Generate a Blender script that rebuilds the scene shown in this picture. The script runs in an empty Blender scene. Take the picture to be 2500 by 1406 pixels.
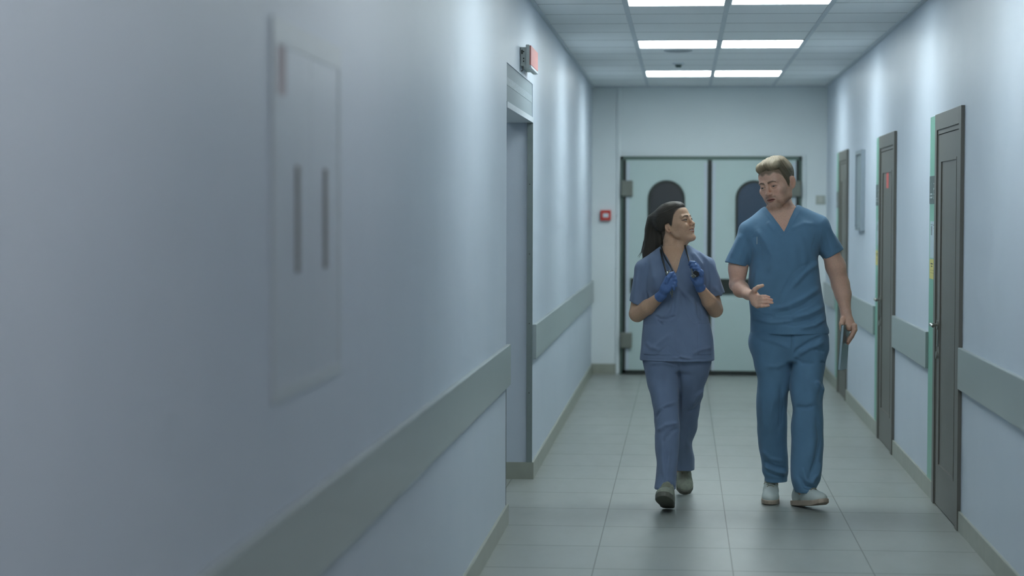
import bpy, bmesh, math, random
import numpy as np
from mathutils import Vector, Matrix
S = bpy.context.scene
COL = S.collection
random.seed(4)

# ------------------------------------------------------------------ camera geometry (metres, corridor runs along +Y)
FPX, YAW, PITCH, ROLL, EYE = 5014.23, .08269, .03698, .00294, 1.5407
XR, XL, ZC, YE = 1.352, -.860, 2.735, 19.55
YB = -3.0
def cam_axes():
    cy, sy = math.cos(YAW), math.sin(YAW); cp, sp = math.cos(PITCH), math.sin(PITCH)
    F = np.array([-sy*cp, cy*cp, -sp]); R = np.array([cy, sy, 0.]); U = np.cross(R, F)
    c, s = math.cos(ROLL), math.sin(ROLL)
    return R*c + U*s, U*c - R*s, F
CR, CU, CF = cam_axes()
CPOS = np.array([0., 0., EYE])

# ------------------------------------------------------------------ materials
def srgb(r, g, b):
    f = lambda c: c/12.92 if c <= .04045 else ((c+.055)/1.055)**2.4
    return (f(r/255.), f(g/255.), f(b/255.), 1.)
class NT:
    def __init__(s, name):
        s.m = bpy.data.materials.new(name); s.m.use_nodes = True
        s.t = s.m.node_tree; s.b = s.t.nodes['Principled BSDF']; s.out = s.t.nodes['Material Output']
    def n(s, typ, **kw):
        nd = s.t.nodes.new(typ)
        for k, v in kw.items():
            if k == 'ins':
                for a, b in v.items():
                    if isinstance(b, bpy.types.NodeSocket): s.t.links.new(b, nd.inputs[a])
                    else: nd.inputs[a].default_value = b
            else: setattr(nd, k, v)
        return nd
    def math(s, op, a, b=None, c=None):
        nd = s.n('ShaderNodeMath', operation=op)
        for i, v in enumerate((a, b, c)):
            if v is None: continue
            if isinstance(v, bpy.types.NodeSocket): s.t.links.new(v, nd.inputs[i])
            else: nd.inputs[i].default_value = v
        return nd.outputs[0]
    def mix(s, f, a, b):
        nd = s.n('ShaderNodeMix', data_type='RGBA')
        for i, v in ((0, f), (6, a), (7, b)):
            if isinstance(v, bpy.types.NodeSocket): s.t.links.new(v, nd.inputs[i])
            else: nd.inputs[i].default_value = v
        return nd.outputs[2]
    def pos(s):
        return s.n('ShaderNodeNewGeometry').outputs['Position']
    def sep(s, v):
        nd = s.n('ShaderNodeSeparateXYZ', ins={0: v}); return nd.outputs
    def noise(s, vec, scale, detail=3, rough=.5, stretch=None):
        if stretch:
            vec = s.n('ShaderNodeVectorMath', operation='MULTIPLY', ins={0: vec, 1: stretch}).outputs[0]
        return s.n('ShaderNodeTexNoise', ins={'Vector': vec, 'Scale': scale, 'Detail': detail, 'Roughness': rough}).outputs[0]
    def bump(s, h, strength, dist=.001):
        nd = s.n('ShaderNodeBump', ins={'Height': h, 'Strength': strength, 'Distance': dist})
        s.t.links.new(nd.outputs[0], s.b.inputs['Normal']); return nd
    def set(s, **kw):
        for k, v in kw.items():
            k = {'color': 'Base Color', 'rough': 'Roughness', 'metal': 'Metallic', 'spec': 'Specular IOR Level'}.get(k, k)
            if isinstance(v, bpy.types.NodeSocket): s.t.links.new(v, s.b.inputs[k])
            else: s.b.inputs[k].default_value = v
        return s
def simple(name, col, rough=.5, metal=0., spec=.5, var=.04, scale=30., bump=0., bscale=300.):
    m = NT(name); p = m.pos()
    n = m.noise(p, scale)
    c2 = tuple(min(1, c*(1-var*2)) for c in col[:3])+(1.,)
    c1 = tuple(min(1, c*(1+var*2)) for c in col[:3])+(1.,)
    m.set(color=m.mix(n, c1, c2), rough=rough, metal=metal, spec=spec)
    if bump: m.bump(m.noise(p, bscale, 2), bump)
    return m.m

def mat_wall():
    m = NT('painted_plaster'); p = m.pos()
    n = m.noise(p, 3., 4); n2 = m.noise(p, 160., 3, .6)
    m.set(color=m.mix(n, srgb(198, 207, 218), srgb(188, 199, 211)), rough=.42, spec=.45)
    m.bump(n2, .35, .0012)
    return m.m
def mat_floor():
    m = NT('floor_tiles'); p = m.pos(); x, y, z = m.sep(p)
    def cell(v, off, pitch):
        t = m.math('DIVIDE', m.math('SUBTRACT', v, off), pitch)
        fr = m.math('FRACT', t); return fr, m.math('FLOOR', t)
    fx, ix = cell(x, -.375-6, .6); fy, iy = cell(y, 8.833-12, .6)
    def edge(fr, w):   # 1 on the joint
        d = m.math('ABSOLUTE', m.math('SUBTRACT', m.math('ABSOLUTE', m.math('SUBTRACT', fr, .5)), .5))
        return m.n('ShaderNodeMapRange', ins={0: d, 1: w, 2: w*2., 3: 1., 4: 0.}).outputs[0]
    gx = edge(fx, .0030); gy = edge(fy, .011)
    cid = m.n('ShaderNodeCombineXYZ', ins={0: ix, 1: iy}).outputs[0]
    wn = m.n('ShaderNodeTexWhiteNoise', noise_dimensions='2D', ins={'Vector': cid}).outputs[0]
    n1 = m.noise(p, 2.2, 5, .6, (3., 1., 1.)); n2 = m.noise(p, 7., 5, .6, (2.2, .8, 1.))
    base = m.mix(n1, srgb(138, 143, 138), srgb(154, 158, 154))
    base = m.mix(m.math('MULTIPLY', n2, .5), base, srgb(130, 136, 130))
    base = m.mix(m.math('MULTIPLY', wn, .22), base, srgb(126, 132, 128))
    spk = m.noise(p, 8., 1); dirt = m.n('ShaderNodeMapRange', ins={0: spk, 1: .84, 2: .86, 3: 0., 4: .45}).outputs[0]
    g = m.math('MAXIMUM', m.math('MULTIPLY', gx, .9), m.math('MULTIPLY', gy, .5))
    base = m.mix(g, base, srgb(70, 72, 58))
    r = m.n('ShaderNodeMapRange', ins={0: n1, 1: .3, 2: .7, 3: .32, 4: .40}).outputs[0]
    m.set(color=base, rough=r, spec=.5)
    h = m.math('SUBTRACT', 1., m.math('MAXIMUM', gx, gy))
    m.bump(h, .12, .001)
    return m.m
def mat_ceiling():
    m = NT('ceiling_tiles'); p = m.pos(); x, y, z = m.sep(p)
    t = m.math('FRACT', m.math('DIVIDE', m.math('SUBTRACT', y, 11.84-18.6), .62))
    d = m.math('ABSOLUTE', m.math('SUBTRACT', m.math('ABSOLUTE', m.math('SUBTRACT', t, .5)), .5))
    g = m.n('ShaderNodeMapRange', ins={0: d, 1: .010, 2: .022, 3: 1., 4: 0.}).outputs[0]
    n = m.noise(p, 60., 3)
    c = m.mix(m.math('MULTIPLY', n, .4), srgb(236, 239, 240), srgb(224, 228, 230))
    m.set(color=m.mix(m.math('MULTIPLY', g, .75), c, srgb(112, 118, 120)), rough=.9, spec=.2)
    m.bump(m.math('SUBTRACT', m.math('MULTIPLY', n, .2), g), .4, .002)
    return m.m
def mat_lamp(col, strength):
    m = NT('lamp_diffuser'); m.set(color=(.8, .8, .8, 1.), rough=.6)
    m.b.inputs['Emission Color'].default_value = col; m.b.inputs['Emission Strength'].default_value = strength
    return m.m
M = {}
M['wall'] = mat_wall(); M['floor'] = mat_floor(); M['ceiling'] = mat_ceiling()
LAMPCOL = (.87, .98, 1., 1.)
M['lamp'] = mat_lamp(LAMPCOL, 16.5)
M['lamp_1'] = mat_lamp(LAMPCOL, 13.); M['lamp_0'] = mat_lamp((.98, .98, 1., 1.), 4.4); M['lamp_5'] = mat_lamp((1., .98, .98, 1.), 7.5); M['lamp_6'] = mat_lamp((1., .98, .98, 1.), 6.); M['lampdim'] = mat_lamp(LAMPCOL, 5.)  # dim near-camera rows are added fill, each strength tuned on its own
M['lampframe'] = simple('lamp_frame_metal', srgb(205, 212, 216), .5)
M['tbar'] = simple('ceiling_grid_metal', srgb(196, 204, 210), .5)
M['endwall'] = simple('end_wall_paint', srgb(218, 226, 228), .55, var=.02, scale=3., bump=.2)
M['base'] = simple('skirting_tile', srgb(152, 156, 145), .4, var=.08, scale=9.)
M['guard'] = simple('grey_wall_guard', srgb(152, 162, 162), .28, var=.015, scale=5.)
M['doorwood'] = simple('taupe_door_laminate', srgb(100, 99, 93), .42, var=.03, scale=8.)
M['doordark'] = simple('dark_door_gap', srgb(48, 48, 46), .6)
M['green'] = simple('mint_green_panel', srgb(112, 170, 150), .35, var=.015)
M['plate'] = simple('dark_green_plate', srgb(62, 82, 80), .4)
M['plateink'] = simple('pale_print', srgb(170, 180, 182), .5)
M['paper'] = simple('white_paper', srgb(168, 186, 196), .5, var=.05, scale=20)
M['papergrey'] = simple('grey_print', srgb(120, 135, 140), .6)
M['yellow'] = simple('yellow_paper', srgb(196, 188, 112), .6, var=.03)
M['ink'] = simple('black_ink', srgb(50, 52, 48), .6)
M['red'] = simple('red_paper', srgb(212, 92, 88), .5)
M['redplastic'] = simple('red_plastic', srgb(196, 58, 50), .35)
M['chrome'] = simple('brushed_steel', srgb(150, 152, 146), .3, 1.)
M['greybox'] = simple('grey_plastic', srgb(206, 211, 206), .45)
M['signred'] = simple('pale_red_sign_face', srgb(214, 140, 134), .5)
M['gasket'] = simple('black_rubber', srgb(34, 42, 38), .6)
M['leaf'] = simple('grey_green_door_panel', srgb(180, 198, 196), .4, var=.02, scale=3.)
M['leafedge'] = simple('pale_edge_strip', srgb(186, 196, 205), .4)
M['pane'] = simple('dark_window_glass', srgb(34, 44, 48), .12, spec=.6)
M['pane2'] = simple('blue_window_glass', srgb(54, 72, 90), .12, spec=.6)
M['hinge'] = simple('painted_hinge', srgb(112, 116, 108), .45)
M['frameGreen'] = simple('green_grey_frame', srgb(82, 104, 96), .45)
M['white'] = simple('white_enamel', srgb(206, 214, 220), .35)
M['offwhite'] = simple('off_white_plastic', srgb(172, 178, 170), .5)
M['boardface'] = simple('board_face', srgb(142, 156, 162), .35, var=.06, scale=6)
M['alu'] = simple('satin_aluminium', srgb(160, 172, 180), .35, .6)
M['handle_dark'] = simple('dark_pull_handle', srgb(128, 128, 126), .4)
M['recess'] = simple('grey_transom_panel', srgb(150, 162, 168), .6, spec=.2, var=.03)
M['profile'] = simple('grey_profile', srgb(122, 134, 134), .4)

# ------------------------------------------------------------------ objects
def link(o, parent=None):
    COL.objects.link(o)
    if parent is not None: o.parent = parent
    return o
def empty(name, loc=(0, 0, 0)):
    o = bpy.data.objects.new(name, None); o.location = loc; o.empty_display_size = .1
    COL.objects.link(o); bpy.context.view_layer.update(); return o
def tag(o, label=None, cat=None, group=None, kind=None):
    if label: o['label'] = label
    if cat: o['category'] = cat
    if group: o['group'] = group
    if kind: o['kind'] = kind
    return o
class MB:
    """collects shapes into ONE mesh"""
    def __init__(s): s.bm = bmesh.new()
    def box(s, x0, x1, y0, y1, z0, z1, bev=0.):
        r = bmesh.ops.create_cube(s.bm, size=1.)
        vs = r['verts']
        for v in vs:
            v.co = Vector(((x0+x1)/2+v.co.x*(x1-x0), (y0+y1)/2+v.co.y*(y1-y0), (z0+z1)/2+v.co.z*(z1-z0)))
        if bev:
            es = list({e for v in vs for e in v.link_edges})
            bmesh.ops.bevel(s.bm, geom=es, offset=bev, segments=2, affect='EDGES', profile=.5)
        return s
    def cyl(s, a, b, r, r2=None, seg=20):
        a, b = Vector(a), Vector(b); r2 = r if r2 is None else r2
        q = (b-a).to_track_quat('Z', 'Y').to_matrix().to_4x4()
        m = Matrix.Translation((a+b)/2) @ q
        bmesh.ops.create_cone(s.bm, cap_ends=True, segments=seg, radius1=r, radius2=r2, depth=(b-a).length, matrix=m)
        return s
    def tube(s, pts, r, seg=8):
        pts = [Vector(p) for p in pts]; rings = []
        rr = r if hasattr(r, '__len__') else [r]*len(pts)
        up = Vector((.3, .2, 1.)).normalized()
        for i, p in enumerate(pts):
            t = (pts[min(i+1, len(pts)-1)]-pts[max(i-1, 0)]).normalized()
            n = up - t*up.dot(t)
            if n.length < 1e-3: n = Vector((1, 0, 0)) - t*t.x
            n.normalize(); bn = t.cross(n); up = n
            rings.append([s.bm.verts.new(p+(n*math.cos(a)+bn*math.sin(a))*rr[i]) for a in [2*math.pi*k/seg for k in range(seg)]])
        for i in range(len(rings)-1):
            for k in range(seg):
                s.bm.faces.new((rings[i][k], rings[i][(k+1) % seg], rings[i+1][(k+1) % seg], rings[i+1][k]))
        s.bm.faces.new(rings[0][::-1]); s.bm.faces.new(rings[-1])
        return s
    def prism(s, poly, axis, a, b):
        """poly: 2-D points on the plane normal to axis; extruded from a to b"""
        def P(u, v, w): return {'y': (u, w, v), 'x': (w, u, v), 'z': (u, v, w)}[axis]
        lo = [s.bm.verts.new(P(u, v, a)) for u, v in poly]; hi = [s.bm.verts.new(P(u, v, b)) for u, v in poly]
        n = len(poly)
        s.bm.faces.new(lo); s.bm.faces.new(hi[::-1])
        for i in range(n): s.bm.faces.new((lo[i], hi[i], hi[(i+1) % n], lo[(i+1) % n]))
        return s
    def ring(s, outer, inner, axis, a, b):
        def P(u, v, w): return {'y': (u, w, v), 'x': (w, u, v), 'z': (u, v, w)}[axis]
        n = len(outer); L = []
        for pl, w in ((outer, a), (outer, b), (inner, b), (inner, a)): L.append([s.bm.verts.new(P(u, v, w)) for u, v in pl])
        for k in range(4):
            A, B = L[k], L[(k+1) % 4]
            for i in range(n): s.bm.faces.new((A[i], A[(i+1) % n], B[(i+1) % n], B[i]))
        return s
    def build(s, name, mat, parent=None, smooth=False, **kw):
        bmesh.ops.recalc_face_normals(s.bm, faces=s.bm.faces)
        me = bpy.data.meshes.new(name); s.bm.to_mesh(me); s.bm.free()
        me.materials.append(mat)
        if smooth: me.polygons.foreach_set('use_smooth', [True]*len(me.polygons))
        o = bpy.data.objects.new(name, me); link(o, parent)
        if parent is not None: o.matrix_parent_inverse = parent.matrix_world.inverted()
        return tag(o, **kw)
def box(name, mat, x0, x1, y0, y1, z0, z1, parent=None, bev=0., **kw):
    return MB().box(x0, x1, y0, y1, z0, z1, bev).build(name, mat, parent, **kw)
# ================================================================== THE SETTING
T_ = .15
OP0, OP1, OPZ = 10.03, 11.78, 2.272        # opening in the left wall
box('floor', M['floor'], -3.4, XR+T_, YB, YE+T_, -.1, 0, kind='structure')
cl = box('ceiling', M['ceiling'], -3.4, XR+T_, YB, YE+T_, ZC, ZC+.1, kind='structure')
b = MB()
for x in (-.335, .250, .842): b.box(x-.014, x+.014, YB, YE, ZC-.004, ZC+.01)
b.build('ceiling_grid', M['tbar'], cl)
b = MB(); b.box(XR-.022, XR, YB, YE, ZC-.012, ZC+.01); b.box(XL, XL+.022, YB, YE, ZC-.012, ZC+.01); b.box(XL, XR, YE-.022, YE, ZC-.012, ZC+.01)
b.build('ceiling_edge_trim', M['tbar'], cl)

# left wall with its opening
b = MB()
b.box(XL-T_, XL, YB, OP0, 0, ZC); b.box(XL-T_, XL, OP1, YE, 0, ZC); b.box(XL-T_, XL, OP0, OP1, OPZ, ZC)
b.build('wall_left', M['wall'], kind='structure')
# side passage behind the opening
b = MB(); b.box(-3.4, XL-T_, OP1, OP1+T_, 0, ZC); b.box(-3.4, XL-T_, OP0-T_, OP0, 0, ZC); b.box(-3.55, -3.4, OP0-T_, OP1+T_, 0, ZC)
b.build('wall_passage', M['wall'], kind='structure')
box('wall_right', M['wall'], XR, XR+T_, YB, YE, 0, ZC, kind='structure')
box('wall_end', M['endwall'], XL-T_, XR+T_, YE, YE+T_, 0, ZC, kind='structure')

# baseboards
BT = .012
b = MB(); b.box(XL, XL+BT, YB, OP0+.05, 0, .098); b.build('baseboard_left', M['base'], kind='structure')
b = MB(); b.box(XL, XL+BT, OP1-.012, YE, 0, .098); b.box(-3.4, XL, OP1-.012, OP1, 0, .098)
b.build('baseboard_left_far', M['base'], kind='structure')
# passage opening: jamb profile, soffit bar, grey transom with a reflected streak painted as a pale strip
tr = box('trim_1', M['profile'], XL-.030, XL+.003, OP1-.012, OP1-.0005, .098, 2.055, kind='structure')
box('trim_2', M['white'], XL-.15, XL+.004, OP0, OP1, 2.052, 2.082, kind='structure')
tp = box('trim_3', M['recess'], XL-.020, XL-.004, OP0, OP1, 2.082, OPZ, kind='structure')
bs = MB()
bs.box(XL-.004, XL-.0025, OP0+.02, OP1-.01, 2.165, 2.205)
bs.build('reflection_streak', simple('reflection_streak', srgb(150, 165, 172), .5, var=.25, scale=90.), tp)
b = MB()
for z in (.5, .9, 1.3, 1.7): b.cyl((XL-.015, OP1-.0125, z), (XL-.015, OP1-.0115, z), .003)
b.build('screw', M['doordark'], tr)
box('trim_4', simple('dark_corner_seam', srgb(74, 78, 78), .6), XL-.006, XL+.0015, OP0, OP0+.012, .098, .69, kind='structure')

# wall guards (wide grey bumper boards)
def guard(name, x, s, y0, y1, label):
    b = MB(); x0, x1 = (x, x+.022) if s > 0 else (x-.022, x)
    b.box(x0, x1, y0, y1, .69, .892, .004)
    return b.build(name, M['guard'], kind='structure')
guard('trim_5', XL, 1, YB, OP0+.03, '')
guard('trim_6', XL, 1, OP1+.05, YE, '')

# right wall doors
def strip(poly_y0, y1, z0, z1, mat, th): pass
DOORS = [(10.06, 11.085, 11.385, 'closest'), (13.20, 14.225, 14.50, 'middle'), (16.97, 17.86, 18.2, 'far')]
def room_door(n, y0, y1):
    e = empty('door_%d' % n, (XR, y0, 0)); tag(e, kind='structure')
    H = 2.062; c = .075; px = .018
    b = MB()
    b.box(XR-px, XR+.001, y0, y0+c, 0, H, .002); b.box(XR-px, XR+.001, y1-c, y1, 0, H, .002)
    b.box(XR-px, XR+.001, y0+c, y1-c, H-.085, H, .002)
    b.build('door_casing', M['doorwood'], e)
    # inner stop (a second smaller step)
    b = MB(); i = .022
    b.box(XR-.010, XR+.001, y0+c, y0+c+i, 0, H-.085); b.box(XR-.010, XR+.001, y1-c-i, y1-c, 0, H-.085)
    b.box(XR-.010, XR+.001, y0+c+i, y1-c-i, H-.107, H-.085)
    b.build('door_stop', M['doorwood'], e)
    a0, a1, zt = y0+c+i+.004, y1-c-i-.004, H-.112
    b = MB(); b.box(XR-.0015, XR+.0, y0+c+i, y1-c-i, 0, H-.107); b.build('door_gap', M['doordark'], e)
    # leaf: stiles and rails stand proud of a long sunk panel
    b = MB(); st = .105; f0, f1 = XR-.009, XR-.0012
    b.box(f0, f1, a0, a0+st, .006, zt); b.box(f0, f1, a1-st, a1, .006, zt)
    b.box(f0, f1, a0+st, a1-st, zt-.13, zt); b.box(f0, f1, a0+st, a1-st, .006, .215)
    b.box(XR-.0045, f1, a0+st, a1-st, .215, zt-.13)
    g = .006
    b.ring([(a0+st, .215), (a1-st, .215), (a1-st, zt-.13), (a0+st, zt-.13)],
           [(a0+st+.012, .227), (a1-st-.012, .227), (a1-st-.012, zt-.142), (a0+st+.012, zt-.142)], 'x', XR-.011, XR-.004)
    lf = b.build('door_leaf', M['doorwood'], e)
    # lever handle on the far stile, key plate below
    hy = a1-.05; hz = .955
    b = MB(); b.cyl((XR-.009, hy, hz), (XR-.016, hy, hz), .026); b.cyl((XR-.016, hy, hz), (XR-.048, hy, hz), .008)
    b.tube([(XR-.044, hy, hz), (XR-.050, hy-.02, hz+.002), (XR-.051, hy-.06, hz+.003), (XR-.049, hy-.115, hz-.002)], [.010, .010, .009, .008], 10)
    b.box(XR-.014, XR-.009, hy-.017, hy+.017, hz-.115, hz-.02, .002)
    b.cyl((XR-.014, hy, hz-.16), (XR-.02, hy, hz-.16), .02)
    b.build('door_handle', M['chrome'], lf, smooth=False)
    return e
for k, (y0, y1, y2, w) in enumerate(DOORS):
    room_door(k+1, y0, y1)
    # mint strip beside the door, fixed to the wall
    box('trim_%d' % (7+k), M['green'], XR-.006, XR+.001, y1+.001, y2, .098, 2.062, kind='structure')
segs = [(YB, DOORS[0][0]), (DOORS[0][2], DOORS[1][0]), (DOORS[1][2], DOORS[2][0]), (DOORS[2][2], YE)]
for k, (a, c) in enumerate(segs):
    guard('trim_%d' % (11+k), XR, -1, a, c-.002, '')
b = MB(); lo = YB
for a, c in [(YB, DOORS[0][0]), (DOORS[0][1], DOORS[1][0]), (DOORS[1][1], DOORS[2][0]), (DOORS[2][1], YE)]: b.box(XR-BT, XR, a, c-.001, 0, .096)
b.build('baseboard_right', M['base'], kind='structure')

# end wall: double door, covers, skirting
EX0, EX1, EZ = -.578, 1.106, 2.072
b = MB(); b.box(XL, EX0-.05, YE-BT, YE, 0, .098); b.box(EX1+.05, XR, YE-BT, YE, 0, .098); b.build('baseboard_end', M['base'], kind='structure')
box('trim_15', M['endwall'], EX0-.048, EX0-.012, YE-.02, YE, 0, ZC-.012, bev=.006, kind='structure')
box('trim_16', M['endwall'], EX1+.012, EX1+.05, YE-.02, YE, 0, EZ+.02, bev=.006, kind='structure')
e = tag(empty('door_4', (0, YE, 0)), kind='structure')
b = MB(); fw = .026
b.box(EX0-.008, EX0+fw-.012, YE-.035, YE, 0, EZ); b.box(EX1-fw+.012, EX1+.008, YE-.035, YE, 0, EZ); b.box(EX0-.008, EX1+.008, YE-.035, YE, EZ-.036, EZ)
b.build('door_frame', M['frameGreen'], e)
b = MB(); mid0, mid1 = .232, .276
b.box(EX0+.014, EX0+.044, YE-.045, YE-.004, .012, EZ-.036); b.box(EX1-.044, EX1-.014, YE-.045, YE-.004, .012, EZ-.036)
b.box(mid0, mid1, YE-.05, YE-.004, .012, EZ-.036); b.box(EX0+.014, EX1-.014, YE-.045, YE-.004, .010, .044)
b.build('rubber_seal', M['gasket'], e)
def arch(cx, w, z0, z1, n=20, r0=.1):
    r = w/2; pts = []
    for k in range(n+1):
        a = math.pi*k/n; pts.append((cx+r*math.cos(a), z1-r+r*math.sin(a)))
    pts += [(cx-r, z0+r0)]
    for k in range(1, 6):
        a = math.pi+math.pi/2*k/6; pts.append((cx-r+r0+r0*math.cos(a), z0+r0+r0*math.sin(a)))
    pts += [(cx-r+r0, z0), (cx+r-r0, z0)]
    for k in range(1, 6):
        a = -math.pi/2+math.pi/2*k/6; pts.append((cx+r-r0+r0*math.cos(a), z0+r0+r0*math.sin(a)))
    pts.append((cx+r, z0+r0))
    return pts
for s, (x0, x1, wx, pm) in enumerate(((EX0+.044, mid0, -.153, 'pane'), (mid1, EX1-.044, .672, 'pane2'))):
    lf = box('door_leaf', M['leaf'], x0, x1, YE-.04, YE-.004, .044, EZ-.036, parent=e)
    b = MB()
    b.box(x0, x0+.032, YE-.0425, YE-.039, .044, EZ-.06); b.box(x1-.032, x1, YE-.0425, YE-.039, .044, EZ-.06)
    b.build('edge_strip', M['leafedge'], lf)
    b = MB(); b.ring(arch(wx, .352, 1.20, 1.846), arch(wx, .306, 1.223, 1.823), 'y', YE-.056, YE-.039)
    b.build('window_frame', M['gasket'], lf)
    b = MB(); b.prism(arch(wx, .31, 1.221, 1.825), 'y', YE-.046, YE-.039); b.build('window_pane', M[pm], lf)
    b = MB(); b.box(x0+.045, x1-.045, YE-.062, YE-.039, .775, .915, .004); b.build('bumper_bar', M['gasket'], lf)
    for hz in ((1.69, 1.842), (.25, .4)):
        b = MB(); hx = (EX0-.006, EX0+.108) if s == 0 else (EX1-.108, EX1+.006)
        b.box(hx[0], hx[1], YE-.075, YE-.035, hz[0], hz[1], .012)
        b.build('hinge', M['hinge'], lf)

# ================================================================== FIXTURES
LY = [(5.05, 5.65), (8.14, 8.74), (11.23, 11.84), (14.30, 14.93), (17.38, 18.01)]
names = {2: ('near', 'cut by the top edge of the photo, nearest row'), 3: ('', 'in the middle row, beside the round speaker'), 4: ('', 'in the farthest row, nearest the double doors')}
LAB = {(2, 0): 'square lit ceiling panel of the nearest row, left one with a pale frame edge',
       (2, 1): 'square lit ceiling panel of the nearest row, right of the pair, at the top edge',
       (3, 0): 'square lit ceiling panel in the middle row, left one, just before the round speaker grille',
       (3, 1): 'square lit ceiling panel in the middle row, right one of the pair',
       (4, 0): 'square lit ceiling panel in the last row before the double doors, left one',
       (4, 1): 'square lit ceiling panel in the last row before the double doors, right one',
       (1, 0): 'square lit ceiling panel overhead, outside the photo, left one',
       (1, 1): 'square lit ceiling panel overhead, outside the photo, right one'}
LY += [(1.95, 2.55), (-1.15, -.55)]  # unseen lit rows added, like the first row, to fill the near walls
for r in (1, 2, 3, 4, 0, 5, 6):
    y0, y1 = LY[r]
    lm = M.get('lamp_%d' % r, M['lamp'])
    for s, (x0, x1) in enumerate(((-.322, .238), (.262, .830))):
        e = empty('ceiling_light', ((x0+x1)/2, (y0+y1)/2, ZC))
        tag(e, LAB.get((r, s), 'added dim fill panel, unseen overhead in the stretch of corridor nearest the camera'), 'ceiling light', 'lit square panels in the suspended ceiling')
        dz = .006 if (r, s) == (2, 0) else 0
        b = MB(); o_ = [(x0, y0), (x1, y0), (x1, y1), (x0, y1)]; w = .010; i_ = [(x0+w, y0+w), (x1-w, y0+w), (x1-w, y1-w), (x0+w, y1-w)]
        b.ring(o_, i_, 'z', ZC-.009-dz, ZC+.004); b.build('light_frame', M['lampframe'], e)
        box('diffuser', lm, x0+w, x1-w, y0+w, y1-w, ZC-.006-dz*.5, ZC+.002, parent=e)
e = tag(empty('ceiling_light', (-1.9, 10.9, ZC)), 'square lit ceiling panel inside the side passage behind the left wall opening', 'ceiling light')
b = MB(); b.ring([(-2.2, 10.6), (-1.6, 10.6), (-1.6, 11.2), (-2.2, 11.2)], [(-2.19, 10.61), (-1.61, 10.61), (-1.61, 11.19), (-2.19, 11.19)], 'z', ZC-.009, ZC+.004); b.build('light_frame', M['lampframe'], e)
box('diffuser', M['lampdim'], -2.19, -1.61, 10.61, 11.19, ZC-.006, ZC+.002, parent=e)
# round speaker grille and sprinkler / detector
e = tag(empty('ceiling_speaker', (-.04, 15.25, ZC)), 'faint round flush speaker grille in the ceiling behind the middle light row', 'speaker')
MB().cyl((-.04, 15.25, ZC-.008), (-.04, 15.25, ZC+.002), .10, .11, 40).build('speaker_rim', simple('speaker_grey', srgb(176, 184, 190), .6), e)
MB().cyl((-.04, 15.25, ZC-.010), (-.04, 15.25, ZC-.004), .085, .09, 40).build('speaker_grille', simple('speaker_mesh', srgb(150, 158, 164), .7, var=.2, scale=400), e)
e = tag(empty('smoke_detector', (-.04, 16.55, ZC)), 'small dark smoke detector on the ceiling just before the last row of lights', 'smoke detector')
MB().cyl((-.04, 16.55, ZC-.012), (-.04, 16.55, ZC+.001), .045, .05, 32).build('detector_base', M['white'], e)
MB().cyl((-.04, 16.55, ZC-.035), (-.04, 16.55, ZC-.012), .02, .03, 24).build('detector_head', M['plate'], e)

# alarm / exit box over the opening
e = tag(empty('exit_sign', (XL, 11.1, 2.35)), 'grey box sign with a red front face mounted high above the left wall opening', 'sign')
XS = XL+.058
b = MB(); b.box(XL, XL+.034, 10.86, 11.36, 2.312, 2.412, .004); b.box(XL+.03, XS-.008, 10.845, 11.375, 2.300, 2.424, .004)
b.build('sign_housing', M['greybox'], e)
b = MB(); b.box(XS-.010, XS, 10.85, 11.37, 2.318, 2.42, .002); b.build('sign_face', M['signred'], e)
b = MB(); b.box(XS-.018, XS+.001, 10.85, 11.37, 2.302, 2.316, .002); b.build('sign_light_strip', M['white'], e)
b = MB()
for z, yy in ((2.388, 0), (2.352, 0), (2.337, 0)):
    b.cyl((XL+.018, 10.8605, z), (XL+.018, 10.858, z), .0035)
b.box(XL+.006, XL+.013, 10.8582, 10.861, 2.375, 2.397)
b.build('connector_mark', M['gasket'], e)
b = MB(); b.tube([(XL+.012, 10.875, 2.312), (XL+.014, 10.872, 2.292), (XL+.004, 10.87, 2.284)], .004); b.build('cable', M['handle_dark'], e)

# fire alarm call point and switch on end wall
e = tag(empty('fire_alarm_box', (-.727, YE, 1.5)), 'small red fire alarm call point with white centre on the end wall', 'fire alarm')
b = MB(); b.box(-.777, -.677, YE-.045, YE, 1.462, 1.562, .008); b.build('alarm_housing', M['redplastic'], e)
b = MB(); b.box(-.753, -.701, YE-.049, YE-.04, 1.492, 1.530, .003); b.build('alarm_window', M['white'], e)
e = tag(empty('switch_plate', (1.298, YE, 1.66)), 'pale square switch plate on the end wall right of the double doors', 'switch')
b = MB(); b.box(1.252, 1.338, YE-.012, YE, 1.622, 1.705, .004); b.build('plate', M['offwhite'], e)
b = MB(); b.box(1.275, 1.315, YE-.018, YE-.010, 1.64, 1.69, .003); b.build('rocker', simple('rocker_plastic', srgb(186, 190, 182), .45), e)

# framed board on the right wall
e = tag(empty('notice_board', (XR, 15.7, 1.41)), 'narrow-looking framed grey notice board hanging between the two farther doors', 'notice board')
b = MB(); y0, y1, z0, z1 = 15.46, 15.99, 1.408, 2.013
b.ring([(y0, z0), (y1, z0), (y1, z1), (y0, z1)], [(y0+.03, z0+.03), (y1-.03, z0+.03), (y1-.03, z1-.03), (y0+.03, z1-.03)], 'x', XR-.03, XR)
b.build('board_frame', M['alu'], e)
box('board_panel', M['boardface'], XR-.018, XR, y0+.03, y1-.03, z0+.03, z1-.03, parent=e)

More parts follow.
